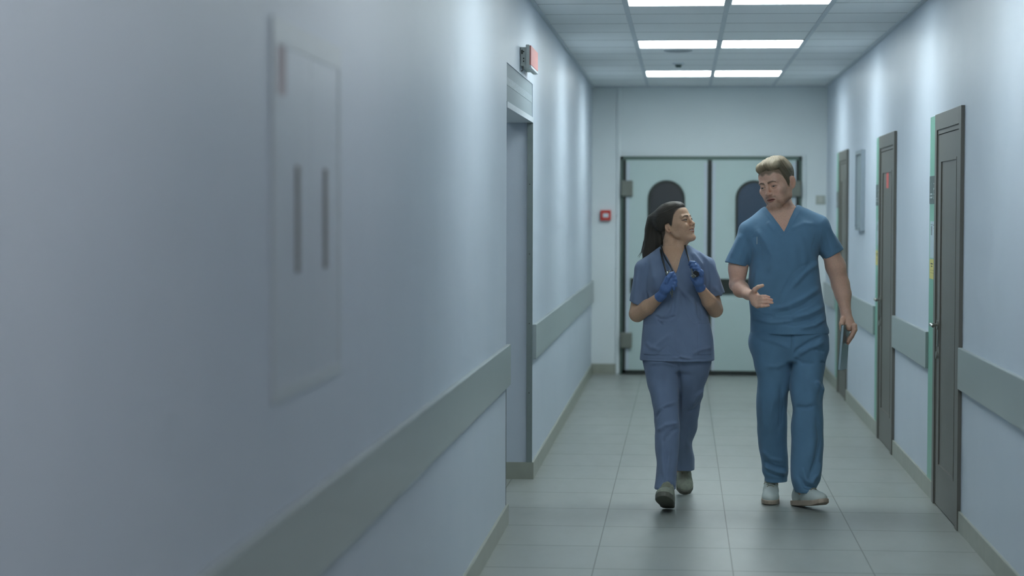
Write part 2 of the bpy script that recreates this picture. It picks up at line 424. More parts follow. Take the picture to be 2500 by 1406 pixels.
# signs on the mint strips
def room_sign(k, y0, y1, z0, z1, big):
    e = tag(empty('room_sign', (XR-.006, (y0+y1)/2, z0)), ['dark room sign with pale lettering on the mint strip of the nearest door',
             'dark room sign on the mint strip of the second door, above a clear sheet holder',
             'dark room sign on the mint strip of the farthest door'][k], 'sign', 'room signs beside the doors')
    box('sign_plate', M['plate'], XR-.010, XR-.006, y0, y1, z0, z1, parent=e, bev=.0008)
    b = MB(); w = y1-y0; X0, X1 = XR-.0112, XR-.0098
    zz = z0+(z1-z0)*.45
    # y grows away from the camera: left in the picture is +y
    def dig(yc, zc, h, pat, wd):
        t = h*.16
        seg = {'a': (-.5, .5, .42, .5), 'g': (-.5, .5, -.08, .08), 'd': (-.5, .5, -.5, -.42), 'f': (.3, .5, 0, .5), 'b': (-.5, -.3, 0, .5), 'e': (.3, .5, -.5, 0), 'c': (-.5, -.3, -.5, 0)}
        for ch in pat:
            u0, u1, v0, v1 = seg[ch]; b.box(X0, X1, yc+u0*wd, yc+u1*wd, zc+v0*h, zc+v1*h)
    dig(y0+w*.24, zz+.012, .062, 'abged', .04); dig(y0+w*.24, zz-.04, .035, 'fgbc', .03)
    dig(y0+w*.66, zz+.035, .022, 'bc', .02)
    for q in range(2): b.box(X0, X1, y0+w*.5, y0+w*.85, zz-.02-q*.018, zz-.012-q*.018)
    b.build('lettering', M['plateink'], e)
room_sign(0, 11.105, 11.365, 1.592, 1.742, 1)
room_sign(1, 14.25, 14.485, 1.592, 1.738, 1)
room_sign(2, 17.9, 18.17, 1.585, 1.725, 0)
def sheet(k, y0, y1, z0, z1, lab):
    e = tag(empty('sheet_holder', (XR-.006, (y0+y1)/2, z0)), lab, 'sheet holder', 'clear sheet holders under the room signs')
    box('paper_sheet', M['paper'], XR-.0085, XR-.006, y0, y1, z0, z1, parent=e)
    b = MB(); w, h = y1-y0, z1-z0
    for q, (u, v, du, dv) in enumerate(((.1, .88, .3, .03), (.1, .80, .2, .02), (.55, .9, .35, .02), (.62, .62, .2, .25), (.1, .2, .12, .3))):
        b.box(XR-.0092, XR-.0084, y0+u*w, y0+(u+du)*w, z0+v*h, z0+(v+dv)*h)
    b.build('printing', M['papergrey'], e)
sheet(0, 11.11, 11.33, 1.30, 1.497, 'pale printed sheet in a holder on the nearest mint strip, above the yellow note')
sheet(1, 14.25, 14.40, 1.32, 1.48, 'pale printed sheet in a holder on the second mint strip')
def note(k, y0, y1, z0, z1, lab):
    e = tag(empty('yellow_notice', (XR-.006, (y0+y1)/2, z0)), lab, 'notice', 'yellow notices on the mint strips')  # small yellow paper note stuck on the strip
    box('note_sheet', M['yellow'], XR-.0078, XR-.006, y0, y1, z0, z1, parent=e)
    b = MB(); w, h = y1-y0, z1-z0; X0, X1 = XR-.0085, XR-.0077
    b.box(X0, X1, y0+.42*w, y0+.8*w, z0+.74*h, z0+.80*h); b.box(X0, X1, y0+.5*w, y0+.72*w, z0+.62*h, z0+.67*h)
    for v in (.44, .3): b.box(X0, X1, y0+.15*w, y0+.85*w, z0+v*h, z0+(v+.012)*h)
    b.box(X0, X1, y0+.2*w, y0+.23*w, z0+.2*h, z0+.55*h)
    b.build('printing', M['ink'], e)
note(0, 11.105, 11.345, 1.186, 1.292, 'yellow notice sheet low on the mint strip of the nearest door')
note(1, 14.25, 14.48, 1.180, 1.282, 'yellow notice sheet on the mint strip of the second door')
e = tag(box('red_sign', M['red'], XR-.0055, XR-.0045, 13.66, 13.80, 1.705, 1.862), 'red paper strip stuck on the upper panel of the second door', 'notice')

# wall box near the camera close to the camera on the left wall
e = tag(empty('wall_cabinet', (XL, 4.68, 1.13)), 'blurred white wall box with two dark vertical pull handles, close on the left wall', 'cabinet')
y0, y1, z0, z1 = 4.25, 5.11, 1.133, 1.95; XF = XL+.005
b = MB(); b.ring([(y0, z0), (y1, z0), (y1, z1), (y0, z1)], [(y0+.03, z0+.03), (y1-.03, z0+.03), (y1-.03, z1-.055), (y0+.03, z1-.055)], 'x', XL, XF)
b.build('cabinet_frame', simple('cabinet_frame_enamel', srgb(192, 201, 206), .40), e)
cm = simple('cabinet_door_enamel', srgb(190, 199, 208), .38, var=.015)
for q, (a, c, hy) in enumerate(((y0+.03, 4.70, 4.53), (4.703, y1-.03, 4.885))):
    d = box('cabinet_door', cm, XL, XF-.002, a, c, z0+.03, z1-.055, parent=e)
    b = MB(); b.box(XL, XF+.003, hy-.016, hy+.016, 1.404, 1.643, .003)
    b.build('handle', M['handle_dark'], d)
b = MB(); b.box(XF-.0025, XF-.0012, 4.31, 4.40, 1.79, 1.90); b.build('red_sticker', simple('faded_red', srgb(182, 172, 176), .6), e)
# ================================================================== SCULPTING WITH DISTANCE FIELDS
f32 = np.float32
def W(px, py, Y):
    """point of the vertical plane y = Y that the photo shows at (px, py)"""
    d = CF + (px-1250)/FPX*CR - (py-703)/FPX*CU
    return CPOS + d*(Y/d[1])
class Prim:
    def __init__(s, fn, c, r): s.fn, s.c, s.r = fn, np.asarray(c, float), r
def _frame(rot):
    return np.eye(3) if rot is None else np.asarray(rot, float)
def ell(c, r, rot=None):
    c = np.array(c, float); r = np.array(r, float); R = _frame(rot)   # columns of R: local axes in the parent frame
    def fn(P):
        q = (P-c) @ R if rot is not None else P-c
        a = q/r; k0 = np.sqrt((a*a).sum(-1)); b = a/r; k1 = np.sqrt((b*b).sum(-1))+1e-9
        return k0*(k0-1)/k1
    return Prim(fn, c, max(r))
def cone(a, b, r1, r2=None, flat=None):
    """tapered capsule; flat=(axis vector, factor) squashes its section"""
    a = np.array(a, float); b = np.array(b, float); r2 = r1 if r2 is None else r2
    ab = b-a; L = float(ab @ ab)+1e-12
    def fn(P):
        q = P-a; t = np.clip((q @ ab)/L, 0, 1)
        v = q-t[..., None]*ab; r = r1+(r2-r1)*t
        if flat is not None:
            n = np.array(flat[0], float); n /= np.linalg.norm(n); h = v @ n
            v = v+(1/flat[1]-1)*h[..., None]*n
            return (np.sqrt((v*v).sum(-1))-r)*(flat[1]**.5)
        return np.sqrt((v*v).sum(-1))-r
    return Prim(fn, (a+b)/2, np.linalg.norm(ab)/2+max(r1, r2))
def chain(pts, rs):
    return [cone(pts[i], pts[i+1], rs[i], rs[i+1]) for i in range(len(pts)-1)]
def rbox(c, h, r=.002, rot=None):
    c = np.array(c, float); h = np.array(h, float)-r; R = _frame(rot)
    def fn(P):
        q = np.abs((P-c) @ R)-h
        return np.sqrt((np.maximum(q, 0)**2).sum(-1))+np.minimum(q.max(-1), 0)-r
    return Prim(fn, c, float(np.linalg.norm(h))+r)
def catmull(t, ts, vs):
    ts = np.asarray(ts, float); vs = np.asarray(vs, float)
    m = np.gradient(vs, ts, axis=0) if len(ts) > 2 else np.zeros_like(vs)
    i = np.clip(np.searchsorted(ts, t)-1, 0, len(ts)-2); h = ts[i+1]-ts[i]; u = np.clip((t-ts[i])/h, 0, 1)
    if vs.ndim > 1: u = u[:, None]; h = h[:, None]
    return (2*u**3-3*u**2+1)*vs[i]+(u**3-2*u**2+u)*h*m[i]+(-2*u**3+3*u**2)*vs[i+1]+(u**3-u**2)*h*m[i+1]
class Loft:
    """stack of horizontal superellipses; rows: (py, pxLeft, pxRight, dy, half depth)"""
    def __init__(s, rows, Y0, n=2.3, inset=0.):
        R = []
        for py, l, r, dy, hd in rows:
            A, B = W(l, py, Y0+dy), W(r, py, Y0+dy)
            R.append(((A[2]+B[2])/2, (A[0]+B[0])/2, Y0+dy, (B[0]-A[0])/2, hd))
        R = np.array(sorted(R)); s.z0, s.z1 = R[0, 0], R[-1, 0]
        s.zt = np.linspace(s.z0, s.z1, 240); s.tab = catmull(s.zt, R[:, 0], R[:, 1:]); s.n, s.inset = n, inset
        s.c = np.array([R[:, 1].mean(), R[:, 2].mean(), (s.z0+s.z1)/2])
        s.rad = float(np.sqrt(((s.z1-s.z0)/2)**2+(max(abs(R[:, 1]-s.c[0]))+R[:, 3].max())**2+(max(abs(R[:, 2]-s.c[1]))+R[:, 4].max())**2))
    def prim(s, inset=0., ext0=0., ext1=0., rnd=.0):
        zt, tab, n = s.zt, s.tab, s.n; z0, z1 = s.z0-ext0, s.z1+ext1
        def fn(P):
            z = P[..., 2]; f = np.clip((z-zt[0])/(zt[1]-zt[0]), 0, len(zt)-1.001); i0 = f.astype(np.int32); f = (f-i0)[..., None]
            v = tab[i0]*(1-f)+tab[i0+1]*f; cx, cy, a, b = v[..., 0], v[..., 1], v[..., 2], v[..., 3]
            a = a-inset; b = b-inset
            x = np.abs(P[..., 0]-cx)/a; y = np.abs(P[..., 1]-cy)/b
            q = (x**n+y**n)**(1/n)+1e-9
            m = (x/q)**2/(a*a)+(y/q)**2/(b*b)+1e-9
            d = (q-1)/np.sqrt(m)
            d = np.clip(d, -.08, 1)
            e = np.maximum(z-z1, z0-z)+rnd
            d = d+rnd
            o = np.sqrt(np.maximum(d, 0)**2+np.maximum(e, 0)**2)+np.minimum(np.maximum(d, e), 0)-rnd
            return o
        return Prim(fn, s.c, s.rad+.03)
def xf(prims, M, t):
    """put local prims in the world: world = M @ local + t (M a pure rotation times scale)"""
    M = np.array(M, float); t = np.array(t, float); sc = abs(np.linalg.det(M))**(1/3); inv = np.linalg.inv(M)
    out = []
    for p in prims:
        if isinstance(p, tuple):
            out.append((p[0],) + tuple(xf(list(p[1:2]), M, t)) + p[2:]); continue
        out.append(Prim(lambda P, f=p.fn: f((P-t) @ inv.T)*sc, M @ p.c+t, p.r*sc))
    return out
def smin(a, b, k):
    if k <= 0: return np.minimum(a, b)
    h = np.clip(.5+.5*(b-a)/k, 0, 1); return b+(a-b)*h-k*h*(1-h)
def field(ops, P, bc=None, br=0.):
    """ops: ('u'|'s'|'i', prim, k) or ('d', function) in order"""
    F = np.full(P.shape[:-1], 1., f32)
    for op in ops:
        if op[0] == 'd':
            F = F+op[1](P); continue
        o, p, k = op
        if bc is not None and o in 'us':
            if np.linalg.norm(bc-p.c)-br-p.r > .03+k:
                continue
        d = p.fn(P)
        if o == 'u': F = smin(F, d, k)
        elif o == 's': F = -smin(-F, d, k)
        else: F = -smin(-F, -d, k)
    return F.astype(f32)
def comp(ops, c, r):
    return Prim(lambda P: field(ops, P).astype(float), c, r)
def half(pt, nrm):
    """keep the side of the plane that nrm points away from"""
    nrm = np.array(nrm, float); nrm /= np.linalg.norm(nrm); pt = np.array(pt)
    return Prim(lambda P: (P-pt) @ nrm, pt, 9)
def sleeve(a, b, r1, r2, nrm, end, flat, inner):
    """a short sleeve from a to b, cut by the plane at end and hollowed from there"""
    d = (b-a)/np.linalg.norm(b-a); n = np.array(nrm, float); n /= np.linalg.norm(n)
    return comp([('u', cone(a, b+d*.05, r1, r2, flat), 0), ('i', half(end, n), .003), ('s', cone(end-d*.022, end+d*.12, inner, inner+.004, flat), .002)], (a+b)/2, np.linalg.norm(b-a)/2+.15)
def add_fns(*f, lo=-.0035): return lambda V: np.maximum(sum(g(V) for g in f), lo)
def axis(segs):
    """[(start, step), ..., end] -> coordinates with varying spacing"""
    out = []
    for i, (a, h) in enumerate(segs[:-1]):
        b = segs[i+1][0]; n = max(1, int(round((b-a)/h))); out += list(a+(b-a)*np.arange(n)/n)
    return np.array(out+[segs[-1][0]])
def mesh_field(ops, xs, ys, zs, B=10, smooth=1, disp=None):
    t_ = __import__('time').perf_counter()
    nx, ny, nz = len(xs), len(ys), len(zs)
    F = np.ones((nx, ny, nz), f32)
    bl = []; 
    for i in range(0, nx, B):
        for j in range(0, ny, B):
            for k in range(0, nz, B):
                X, Y, Z = xs[i:i+B+1], ys[j:j+B+1], zs[k:k+B+1]
                bl.append((i, j, k, (X[0]+X[-1])/2, (Y[0]+Y[-1])/2, (Z[0]+Z[-1])/2, math.sqrt((X[-1]-X[0])**2+(Y[-1]-Y[0])**2+(Z[-1]-Z[0])**2)/2))
    Cn = np.array([b[3:6] for b in bl]); fv = field(ops, Cn)
    for (i, j, k, cx, cy, cz, br), c, v in zip(bl, Cn, fv):
        if abs(v) > br*1.25+.008:
            F[i:i+B, j:j+B, k:k+B] = 1. if v > 0 else -1.
            continue
        G = np.empty((len(xs[i:i+B]), len(ys[j:j+B]), len(zs[k:k+B]), 3)); G[..., 0] = xs[i:i+B, None, None]; G[..., 1] = ys[None, j:j+B, None]; G[..., 2] = zs[None, None, k:k+B]
        F[i:i+B, j:j+B, k:k+B] = field(ops, G, c, br)
    F[0] = F[-1] = 1; F[:, 0] = F[:, -1] = 1; F[:, :, 0] = F[:, :, -1] = 1
    ins = F < 0
    cs = np.zeros((nx-1, ny-1, nz-1), np.int8)
    for a in (0, 1):
        for b in (0, 1):
            for c in (0, 1): cs += ins[a:nx-1+a, b:ny-1+b, c:nz-1+c]
    act = (cs > 0) & (cs < 8); I = np.argwhere(act)
    vid = np.full(act.shape, -1, np.int32); vid[act] = np.arange(len(I))
    acc = np.zeros((len(I), 3)); cnt = np.zeros(len(I))
    C = [(a, b, c) for a in (0, 1) for b in (0, 1) for c in (0, 1)]
    ax = (xs, ys, zs)
    for p in C:
        for d in range(3):
            if p[d]: continue
            q = list(p); q[d] = 1
            fa = F[I[:, 0]+p[0], I[:, 1]+p[1], I[:, 2]+p[2]]; fb = F[I[:, 0]+q[0], I[:, 1]+q[1], I[:, 2]+q[2]]
            m = (fa < 0) != (fb < 0); t = np.where(m, fa/(fa-fb+1e-20), 0)
            pt = np.stack([ax[e][I[:, e]+p[e]] for e in range(3)], 1)
            pt[:, d] += t*(ax[d][I[:, d]+1]-ax[d][I[:, d]])
            acc[m] += pt[m]; cnt[m] += 1
    V = acc/cnt[:, None]
    Q = []
    for d in range(3):
        e1, e2 = (d+1) % 3, (d+2) % 3
        sl = [slice(None)]*3; s2 = [slice(None)]*3; sl[d] = slice(0, -1); s2[d] = slice(1, None)
        a, b = ins[tuple(sl)], ins[tuple(s2)]
        J = np.argwhere(a != b); J = J[(J[:, e1] > 0) & (J[:, e2] > 0)]
        o1 = np.zeros(3, int); o1[e1] = 1; o2 = np.zeros(3, int); o2[e2] = 1
        g = lambda K: vid[K[:, 0], K[:, 1], K[:, 2]]
        q = np.stack([g(J-o1-o2), g(J-o2), g(J), g(J-o1)], 1)
        fl = a[J[:, 0], J[:, 1], J[:, 2]]
        q[~fl] = q[~fl][:, ::-1]
        Q.append(q)
    Q = np.concatenate(Q)
    for it in range(smooth):
        acc = np.zeros_like(V); cnt = np.zeros(len(V))
        for a, b in ((0, 1), (1, 2), (2, 3), (3, 0)):
            np.add.at(acc, Q[:, a], V[Q[:, b]]); np.add.at(acc, Q[:, b], V[Q[:, a]])
            np.add.at(cnt, Q[:, a], 1); np.add.at(cnt, Q[:, b], 1)
        V = V*.5+acc/cnt[:, None]*.5
    if disp is not None:
        e1 = V[Q[:, 2]]-V[Q[:, 0]]; e2 = V[Q[:, 3]]-V[Q[:, 1]]; fn = np.cross(e1, e2); N = np.zeros_like(V)
        for a in range(4): np.add.at(N, Q[:, a], fn)
        N /= np.linalg.norm(N, axis=1)[:, None]+1e-12
        V = V+N*disp(V)[:, None]
    print('sculpt', nx, ny, nz, len(V), round(__import__('time').perf_counter()-t_, 1))
    return V, Q
def sculpt(name, mat, ops, xs, ys, zs, parent=None, smooth=1, paint=None, B=10, disp=None, **kw):
    V, Q = mesh_field(ops, xs, ys, zs, B, smooth, disp)
    me = bpy.data.meshes.new(name)
    me.vertices.add(len(V)); me.vertices.foreach_set('co', V.astype(f32).ravel())
    me.loops.add(Q.size); me.loops.foreach_set('vertex_index', Q.ravel().astype(np.int32))
    me.polygons.add(len(Q)); me.polygons.foreach_set('loop_start', np.arange(0, Q.size, 4, dtype=np.int32))
    me.polygons.foreach_set('use_smooth', np.ones(len(Q), bool))
    me.update(calc_edges=True); me.validate()
    if paint is not None:
        at = me.color_attributes.new('pigment', 'FLOAT_COLOR', 'POINT')
        pc_ = paint(V); at.data.foreach_set('color', (pc_ if pc_.shape[1] == 4 else np.c_[pc_, np.ones(len(V))]).astype(f32).ravel())
    me.materials.append(mat)
    o = bpy.data.objects.new(name, me); link(o, parent)
    if parent is not None: o.matrix_parent_inverse = parent.matrix_world.inverted()
    return tag(o, **kw)
def folds(lines, Y0, ymax=None):
    """cloth creases: lines = [(points in the figure's picture plane, height, width)], seen from the front"""
    L = []
    for pts, amp, w in lines:
        L.append((np.array([W(x, y, Y0)[[0, 2]] for x, y in pts]), amp*(1.8 if abs(amp) > .0025 else 1), w))
    yl = Y0 if ymax is None else ymax
    def fn(P):
        X = P[..., [0, 2]]; D = np.zeros(P.shape[:-1]); fr = np.clip((yl-P[..., 1])/.04+.5, 0, 1)
        for p, amp, w in L:
            lo, hi = p.min(0)-3*w, p.max(0)+3*w
            if (X[..., 0].max() < lo[0]) or (X[..., 0].min() > hi[0]) or (X[..., 1].max() < lo[1]) or (X[..., 1].min() > hi[1]): continue
            seg = np.linalg.norm(p[1:]-p[:-1], axis=1); tot = seg.sum(); s0 = 0; best = np.full(X.shape[:-1], 1e3); tt = np.zeros_like(best)
            for i in range(len(p)-1):
                a, b = p[i], p[i+1]; ab = b-a; t = np.clip(((X-a) @ ab)/(ab @ ab), 0, 1)
                d = np.linalg.norm(X-a-t[..., None]*ab, axis=-1); m = d < best
                best = np.where(m, d, best); tt = np.where(m, (s0+t*seg[i])/tot, tt); s0 += seg[i]
            D -= amp*np.exp(-(best/w)**2)*np.clip(np.minimum(tt, 1-tt)*5+.15, 0, 1)
        return -D*fr
    return fn
def wrinkle(amp, scale, seed=0):
    r = np.random.RandomState(seed); K = [(r.randn(3)*scale*np.array([1, 1, .6]), r.rand()*6.3, r.randn(3)*scale*.35, r.rand()*6.3) for _ in range(6)]
    def fn(P):
        d = 0
        for k, ph, k2, p2 in K: d = d+np.sin(P @ k+ph+1.6*np.sin(P @ k2+p2))
        return amp*d/2.4
    return fn
def rotm(yaw=0, pitch=0, roll=0):
    """yaw about z, pitch about x, roll about y (degrees)"""
    a, b, c = [math.radians(v) for v in (yaw, pitch, roll)]
    Rz = np.array([[math.cos(a), -math.sin(a), 0], [math.sin(a), math.cos(a), 0], [0, 0, 1]])
    Rx = np.array([[1, 0, 0], [0, math.cos(b), -math.sin(b)], [0, math.sin(b), math.cos(b)]])
    Ry = np.array([[math.cos(c), 0, math.sin(c)], [0, 1, 0], [-math.sin(c), 0, math.cos(c)]])
    return Rz, Rx, Ry

def mat_skin(name, rough=.5):
    m = NT(name); a = m.n('ShaderNodeAttribute', attribute_name='pigment').outputs['Color']
    n = m.noise(m.pos(), 120., 3); v = m.n('ShaderNodeMapRange', ins={0: n, 1: .2, 2: .8, 3: .92, 4: 1.08}).outputs[0]
    c = m.n('ShaderNodeVectorMath', operation='SCALE', ins={0: a, 'Scale': v}).outputs[0]
    m.set(color=c, rough=rough, spec=.4)
    m.b.inputs['Subsurface Weight'].default_value = .12; m.b.inputs['Subsurface Radius'].default_value = (.010, .004, .002)
    m.b.inputs['Subsurface Scale'].default_value = 1.
    return m.m
def mat_cloth(name, c, rough=.8):
    m = NT(name); p = m.pos(); n = m.noise(p, 25., 3); w = m.noise(p, 900., 2)
    m.set(color=m.mix(n, tuple(v*.93 for v in c[:3])+(1,), tuple(v*1.07 for v in c[:3])+(1,)), rough=rough, spec=.25)
    m.b.inputs['Sheen Weight'].default_value = .15
    m.bump(w, .25, .0006)
    return m.m
M['skin'] = mat_skin('skin')
M['teal'] = mat_cloth('teal_scrub_cloth', srgb(97, 133, 162))
M['navy'] = mat_cloth('blue_scrub_cloth', srgb(113, 129, 156))
M['glove'] = simple('blue_nitrile', srgb(86, 116, 168), .42, var=.05, scale=60, bump=.1, bscale=150)
M['eyewhite'] = simple('eye_white', srgb(158, 148, 142), .3)
M['iris'] = simple('dark_iris', srgb(52, 46, 42), .1)
M['iris_m'] = simple('grey_iris', srgb(72, 76, 78), .1)
M['teeth'] = simple('teeth', srgb(214, 206, 196), .25)
M['shoe'] = simple('white_shoe_leather', srgb(196, 204, 200), .5, var=.03, scale=40)
M['shoe_w'] = simple('grey_white_mesh', srgb(152, 156, 140), .7, var=.15, scale=60)
M['sole'] = simple('pale_rubber_sole', srgb(176, 160, 144), .6)
M['sole_w'] = simple('grey_rubber_sole', srgb(104, 104, 94), .6)
M['lace'] = simple('shoe_lace', srgb(150, 152, 134), .7)
M['tubing'] = simple('black_tubing', srgb(34, 36, 38), .5, spec=.3)
M['folder'] = simple('pale_teal_plastic', srgb(104, 134, 138), .35)
M['hair_m'] = None
def mat_hair(name, c1, c2, stretch, ro=.5, sp=.3, pig=False):
    m = NT(name); p = m.pos(); at = m.n('ShaderNodeAttribute', attribute_name='pigment')
    cv = m.n('ShaderNodeCombineXYZ', ins={0: at.outputs['Alpha'], 1: m.math('MULTIPLY', m.sep(p)[2], .02)}).outputs[0]
    n = m.noise(cv, stretch, 4, .65)
    if pig:
        a = at.outputs['Color']
        c1 = m.n('ShaderNodeVectorMath', operation='MULTIPLY', ins={0: a, 1: c1[:3]}).outputs[0]; c2 = m.n('ShaderNodeVectorMath', operation='MULTIPLY', ins={0: a, 1: c2[:3]}).outputs[0]
    n = m.n('ShaderNodeMapRange', ins={0: n, 1: .25, 2: .75}).outputs[0]; m.set(color=m.mix(n, c1, c2), rough=ro, spec=sp); m.bump(n, .7, .0022)
    return m.m
M['hair_m'] = mat_hair('dark_blond_hair', (.72, .72, .72), (1.2, 1.2, 1.2), 320., .55, .25, True)
M['hair_w'] = mat_hair('dark_brown_hair', srgb(56, 51, 46), srgb(74, 68, 60), 300., .5, .3)

# ------------------------------------------------------------------ a head in its own frame: face towards -y, up z, eyes at z = 0
def head_ops(female=False, smile=0., open_=.0):
    s = .92 if female else 1.
    o = []
    U = lambda p, k=.012: o.append(('u', p, k)); Sb = lambda p, k=.004: o.append(('s', p, k))
    U(ell((0, .022, .036), (.076*s, .094, .084)), 0)
    U(ell((0, -.012, .0), (.068*s, .074, .080)), .02)
    U(ell((0, -.046, .044), (.056*s, .040, .046)), .02)
    U(ell((0, -.038, -.046), (.050*s, .046, .062)), .02)
    for e in (-1, 1):
        U(ell((e*.043*s, -.058, -.022), (.022, .024, .022)), .016)             # cheek bone
        jw = .058*s if not female else .048
        U(cone((e*jw, .004, -.040), (e*jw*.93, -.012, -.066), .014 if not female else .010, .014 if not female else .009), .022)  # jaw angle
        U(cone((e*jw*.93, -.014, -.068), (e*.016, -.074, -.100), .013 if not female else .009, .014 if not female else .011), .022)
        U(cone((e*.012, -.088, .021), (e*.042, -.074, .021), .0085 if not female else .006, .008), .014)  # brow
    U(ell((0, -.082 if not female else -.080, -.100), (.023 if not female else .0155, .019, .018)), .014)  # chin
    U(ell((0, -.066, -.062), (.034, .030, .026)), .016)                         # muzzle
    for e in (-1, 1):
        Sb(ell((e*.031, -.097, .000), (.0175, .014, .0115)), .014)              # socket
        U(ell((e*.034*s, -.046, -.052), (.024, .030, .032) if not female else (.026, .032, .034)), .016)
        if smile: U(ell((e*.036, -.072, -.034), (.018, .018, .016)), .014)
    # nose
    U(cone((0, -.086, .014), (0, -.104, -.024), .0062, .0085), .010)
    U(ell((0, -.1075, -.029), (.0095 if not female else .0085, .0105, .0085)), .006)
    for e in (-1, 1):
        U(ell((e*.0105, -.0965, -.0325), (.0072, .009, .0068)), .005)
        Sb(ell((e*.0055, -.1035, -.0385), (.0032, .0045, .003)), .002)
    # eyelids round the eyeball
    for e in (-1, 1):
        U(ell((e*.031, -.0762, .001), (.0155, .0152, .0135)), .005)
        Sb(ell((e*.0312, -.0915, .0), (.0128, .0125, .0027 if not female else .0044)), .0006)
    # mouth
    w = .024+.005*smile; up = .0085*smile
    lipz = -.0610
    for e in (-1, 1):
        U(cone((0, -.0965, lipz+.0052), (e*w, -.084+.002*smile, lipz+up), .0048, .0026), .004)
        U(cone((0, -.0950, lipz-.0068-open_*.5), (e*w*.85, -.084, lipz-.003+up-open_*.3), .0058, .003), .004)
    if open_ > 0:
        Sb(ell((0, -.096, lipz-.001-open_*.15+up*.3), (w*.86, .014, .0022+open_*.35)), .0015)
    else:
        for e in (-1, 1): Sb(cone((0, -.1015, lipz-.0005), (e*w, -.088, lipz+up), .0012, .0010), .002)
    Sb(ell((0, -.101, -.0775), (.016, .008, .0045)), .008)                       # dent under the lip
    # ears
    for e in (-1, 1):
        c = np.array((e*.0755*s, .012, -.012 if not female else -.020)); Rz, Rx, Ry = rotm(e*-24, -10, e*6)
        R = Rz @ Rx @ Ry
        q = .76 if female else 1.; U(ell(c+np.array((e*.003, .004, 0)), (.0075, .0175*q, .031*q), R), .006)
        Sb(ell(c+np.array((e*.0105, .000, .004)), (.006, .0105, .018), R), .003)
        U(ell(c+np.array((e*.006, -.006, -.004)), (.004, .004, .006), R), .003)
    return o
def paint_head(female, skin, lip, brow, beard=None):
    def fn(L):
        """L: local head coordinates; returns colour"""
        n = len(L); C = np.tile(np.array(skin), (n, 1)); x, y, z = L[:, 0], L[:, 1], L[:, 2]; ax = np.abs(x)
        g = lambda d: np.clip(d, 0, 1)[:, None]
        front = y < -.05
        # warmth of nose, cheeks and ears
        m = np.exp(-((ax-.04)/.02)**2-((z+.03)/.022)**2)*front*.35+np.exp(-(x/.012)**2-((z+.03)/.012)**2)*front*.35+(ax > .074)*(np.abs(y-.012) < .03)*(np.abs(z+.01) < .04)*.45
        C = C*(1-g(m))+np.array(skin)*np.array([1.06, .88, .83])*g(m)
        if beard is not None:
            fade = np.clip((z+.135)/.03, 0, 1)
            b = np.clip((ax-.046)/.012, 0, 1)*np.clip((-.012-z)/.03, 0, 1)*np.clip((.012-y)/.015, 0, 1)*fade
            jaw = np.clip((-.066-z)/.022, 0, 1)*np.clip((.005-y)/.03, 0, 1)*fade
            mo = np.exp(-((z+.0495)/.0058)**2)*np.clip((.030-ax)/.006, 0, 1)*(y < -.07)
            side = np.exp(-((ax-.030)/.007)**2)*np.clip((-.045-z)/.01, 0, 1)*(y < -.05)*fade
            m = np.clip(b*.34+jaw*.48+mo*.58+side*.28, 0, .6)
            C = C*(1-g(m))+np.array(beard)*g(m)
        # lips
        m = (np.abs(z+.0625-(.006 if female else 0)*(ax/.024)**1.5) < .0100*np.clip(1-(ax/(.029 if female else .025))**2, 0, 1))*(y < -.082)
        C = C*(1-g(m*.85))+np.array(lip)*g(m*.85)
        # brows: follow the orbit rim
        bz = .0200+.0035*np.sin(np.clip((ax-.010)/.040, 0, 1)*math.pi)-(.0045)*np.clip((ax-.035)/.015, 0, 1)
        th = (.0052 if not female else .0044)*np.clip(1.15-(ax-.01)/.05, .35, 1)
        m = np.clip(1.4-np.abs(z-bz)/th, 0, 1)*(ax > .009)*(ax < .047)*(y < -.05)
        C = C*(1-g(m*.85))+np.array(brow)*g(m*.85)
        # lash line
        ex, ez = (ax-.0312)/.0135, (z-.0005)/.0058
        r = np.sqrt(ex**2+ez**2); m = np.clip(1-np.abs(r-1.)/(.42 if female else .25), 0, 1)*np.where(z > -.001, 1, .5 if female else .15)*(y < -.066)*(.95 if female else .6)
        C = C*(1-g(m))+np.array(brow)*.5*g(m)
        return C
    return fn
def add_eyes(parent, Mh, th, mat_i, gaze=(0, 0)):
    for e in (-1, 1):
        bm = MB(); sc = abs(np.linalg.det(Mh))**(1/3)
        c = Mh @ np.array((e*.031, -.0768, .001))+th
        bmesh.ops.create_uvsphere(bm.bm, u_segments=24, v_segments=16, radius=.0114*sc, matrix=Matrix.Translation(Vector(c)))
        eye = bm.build('eye', M['eyewhite'], parent, smooth=True)
        d = Mh @ np.array((math.sin(gaze[0]), -math.cos(gaze[0])*math.cos(gaze[1]), math.sin(gaze[1]))); d /= np.linalg.norm(d)
        bm = MB(); bm.cyl(c+d*.0092*sc, c+d*.0117*sc, .0060*sc, .0046*sc, 20); bm.build('iris', mat_i, eye, smooth=False)
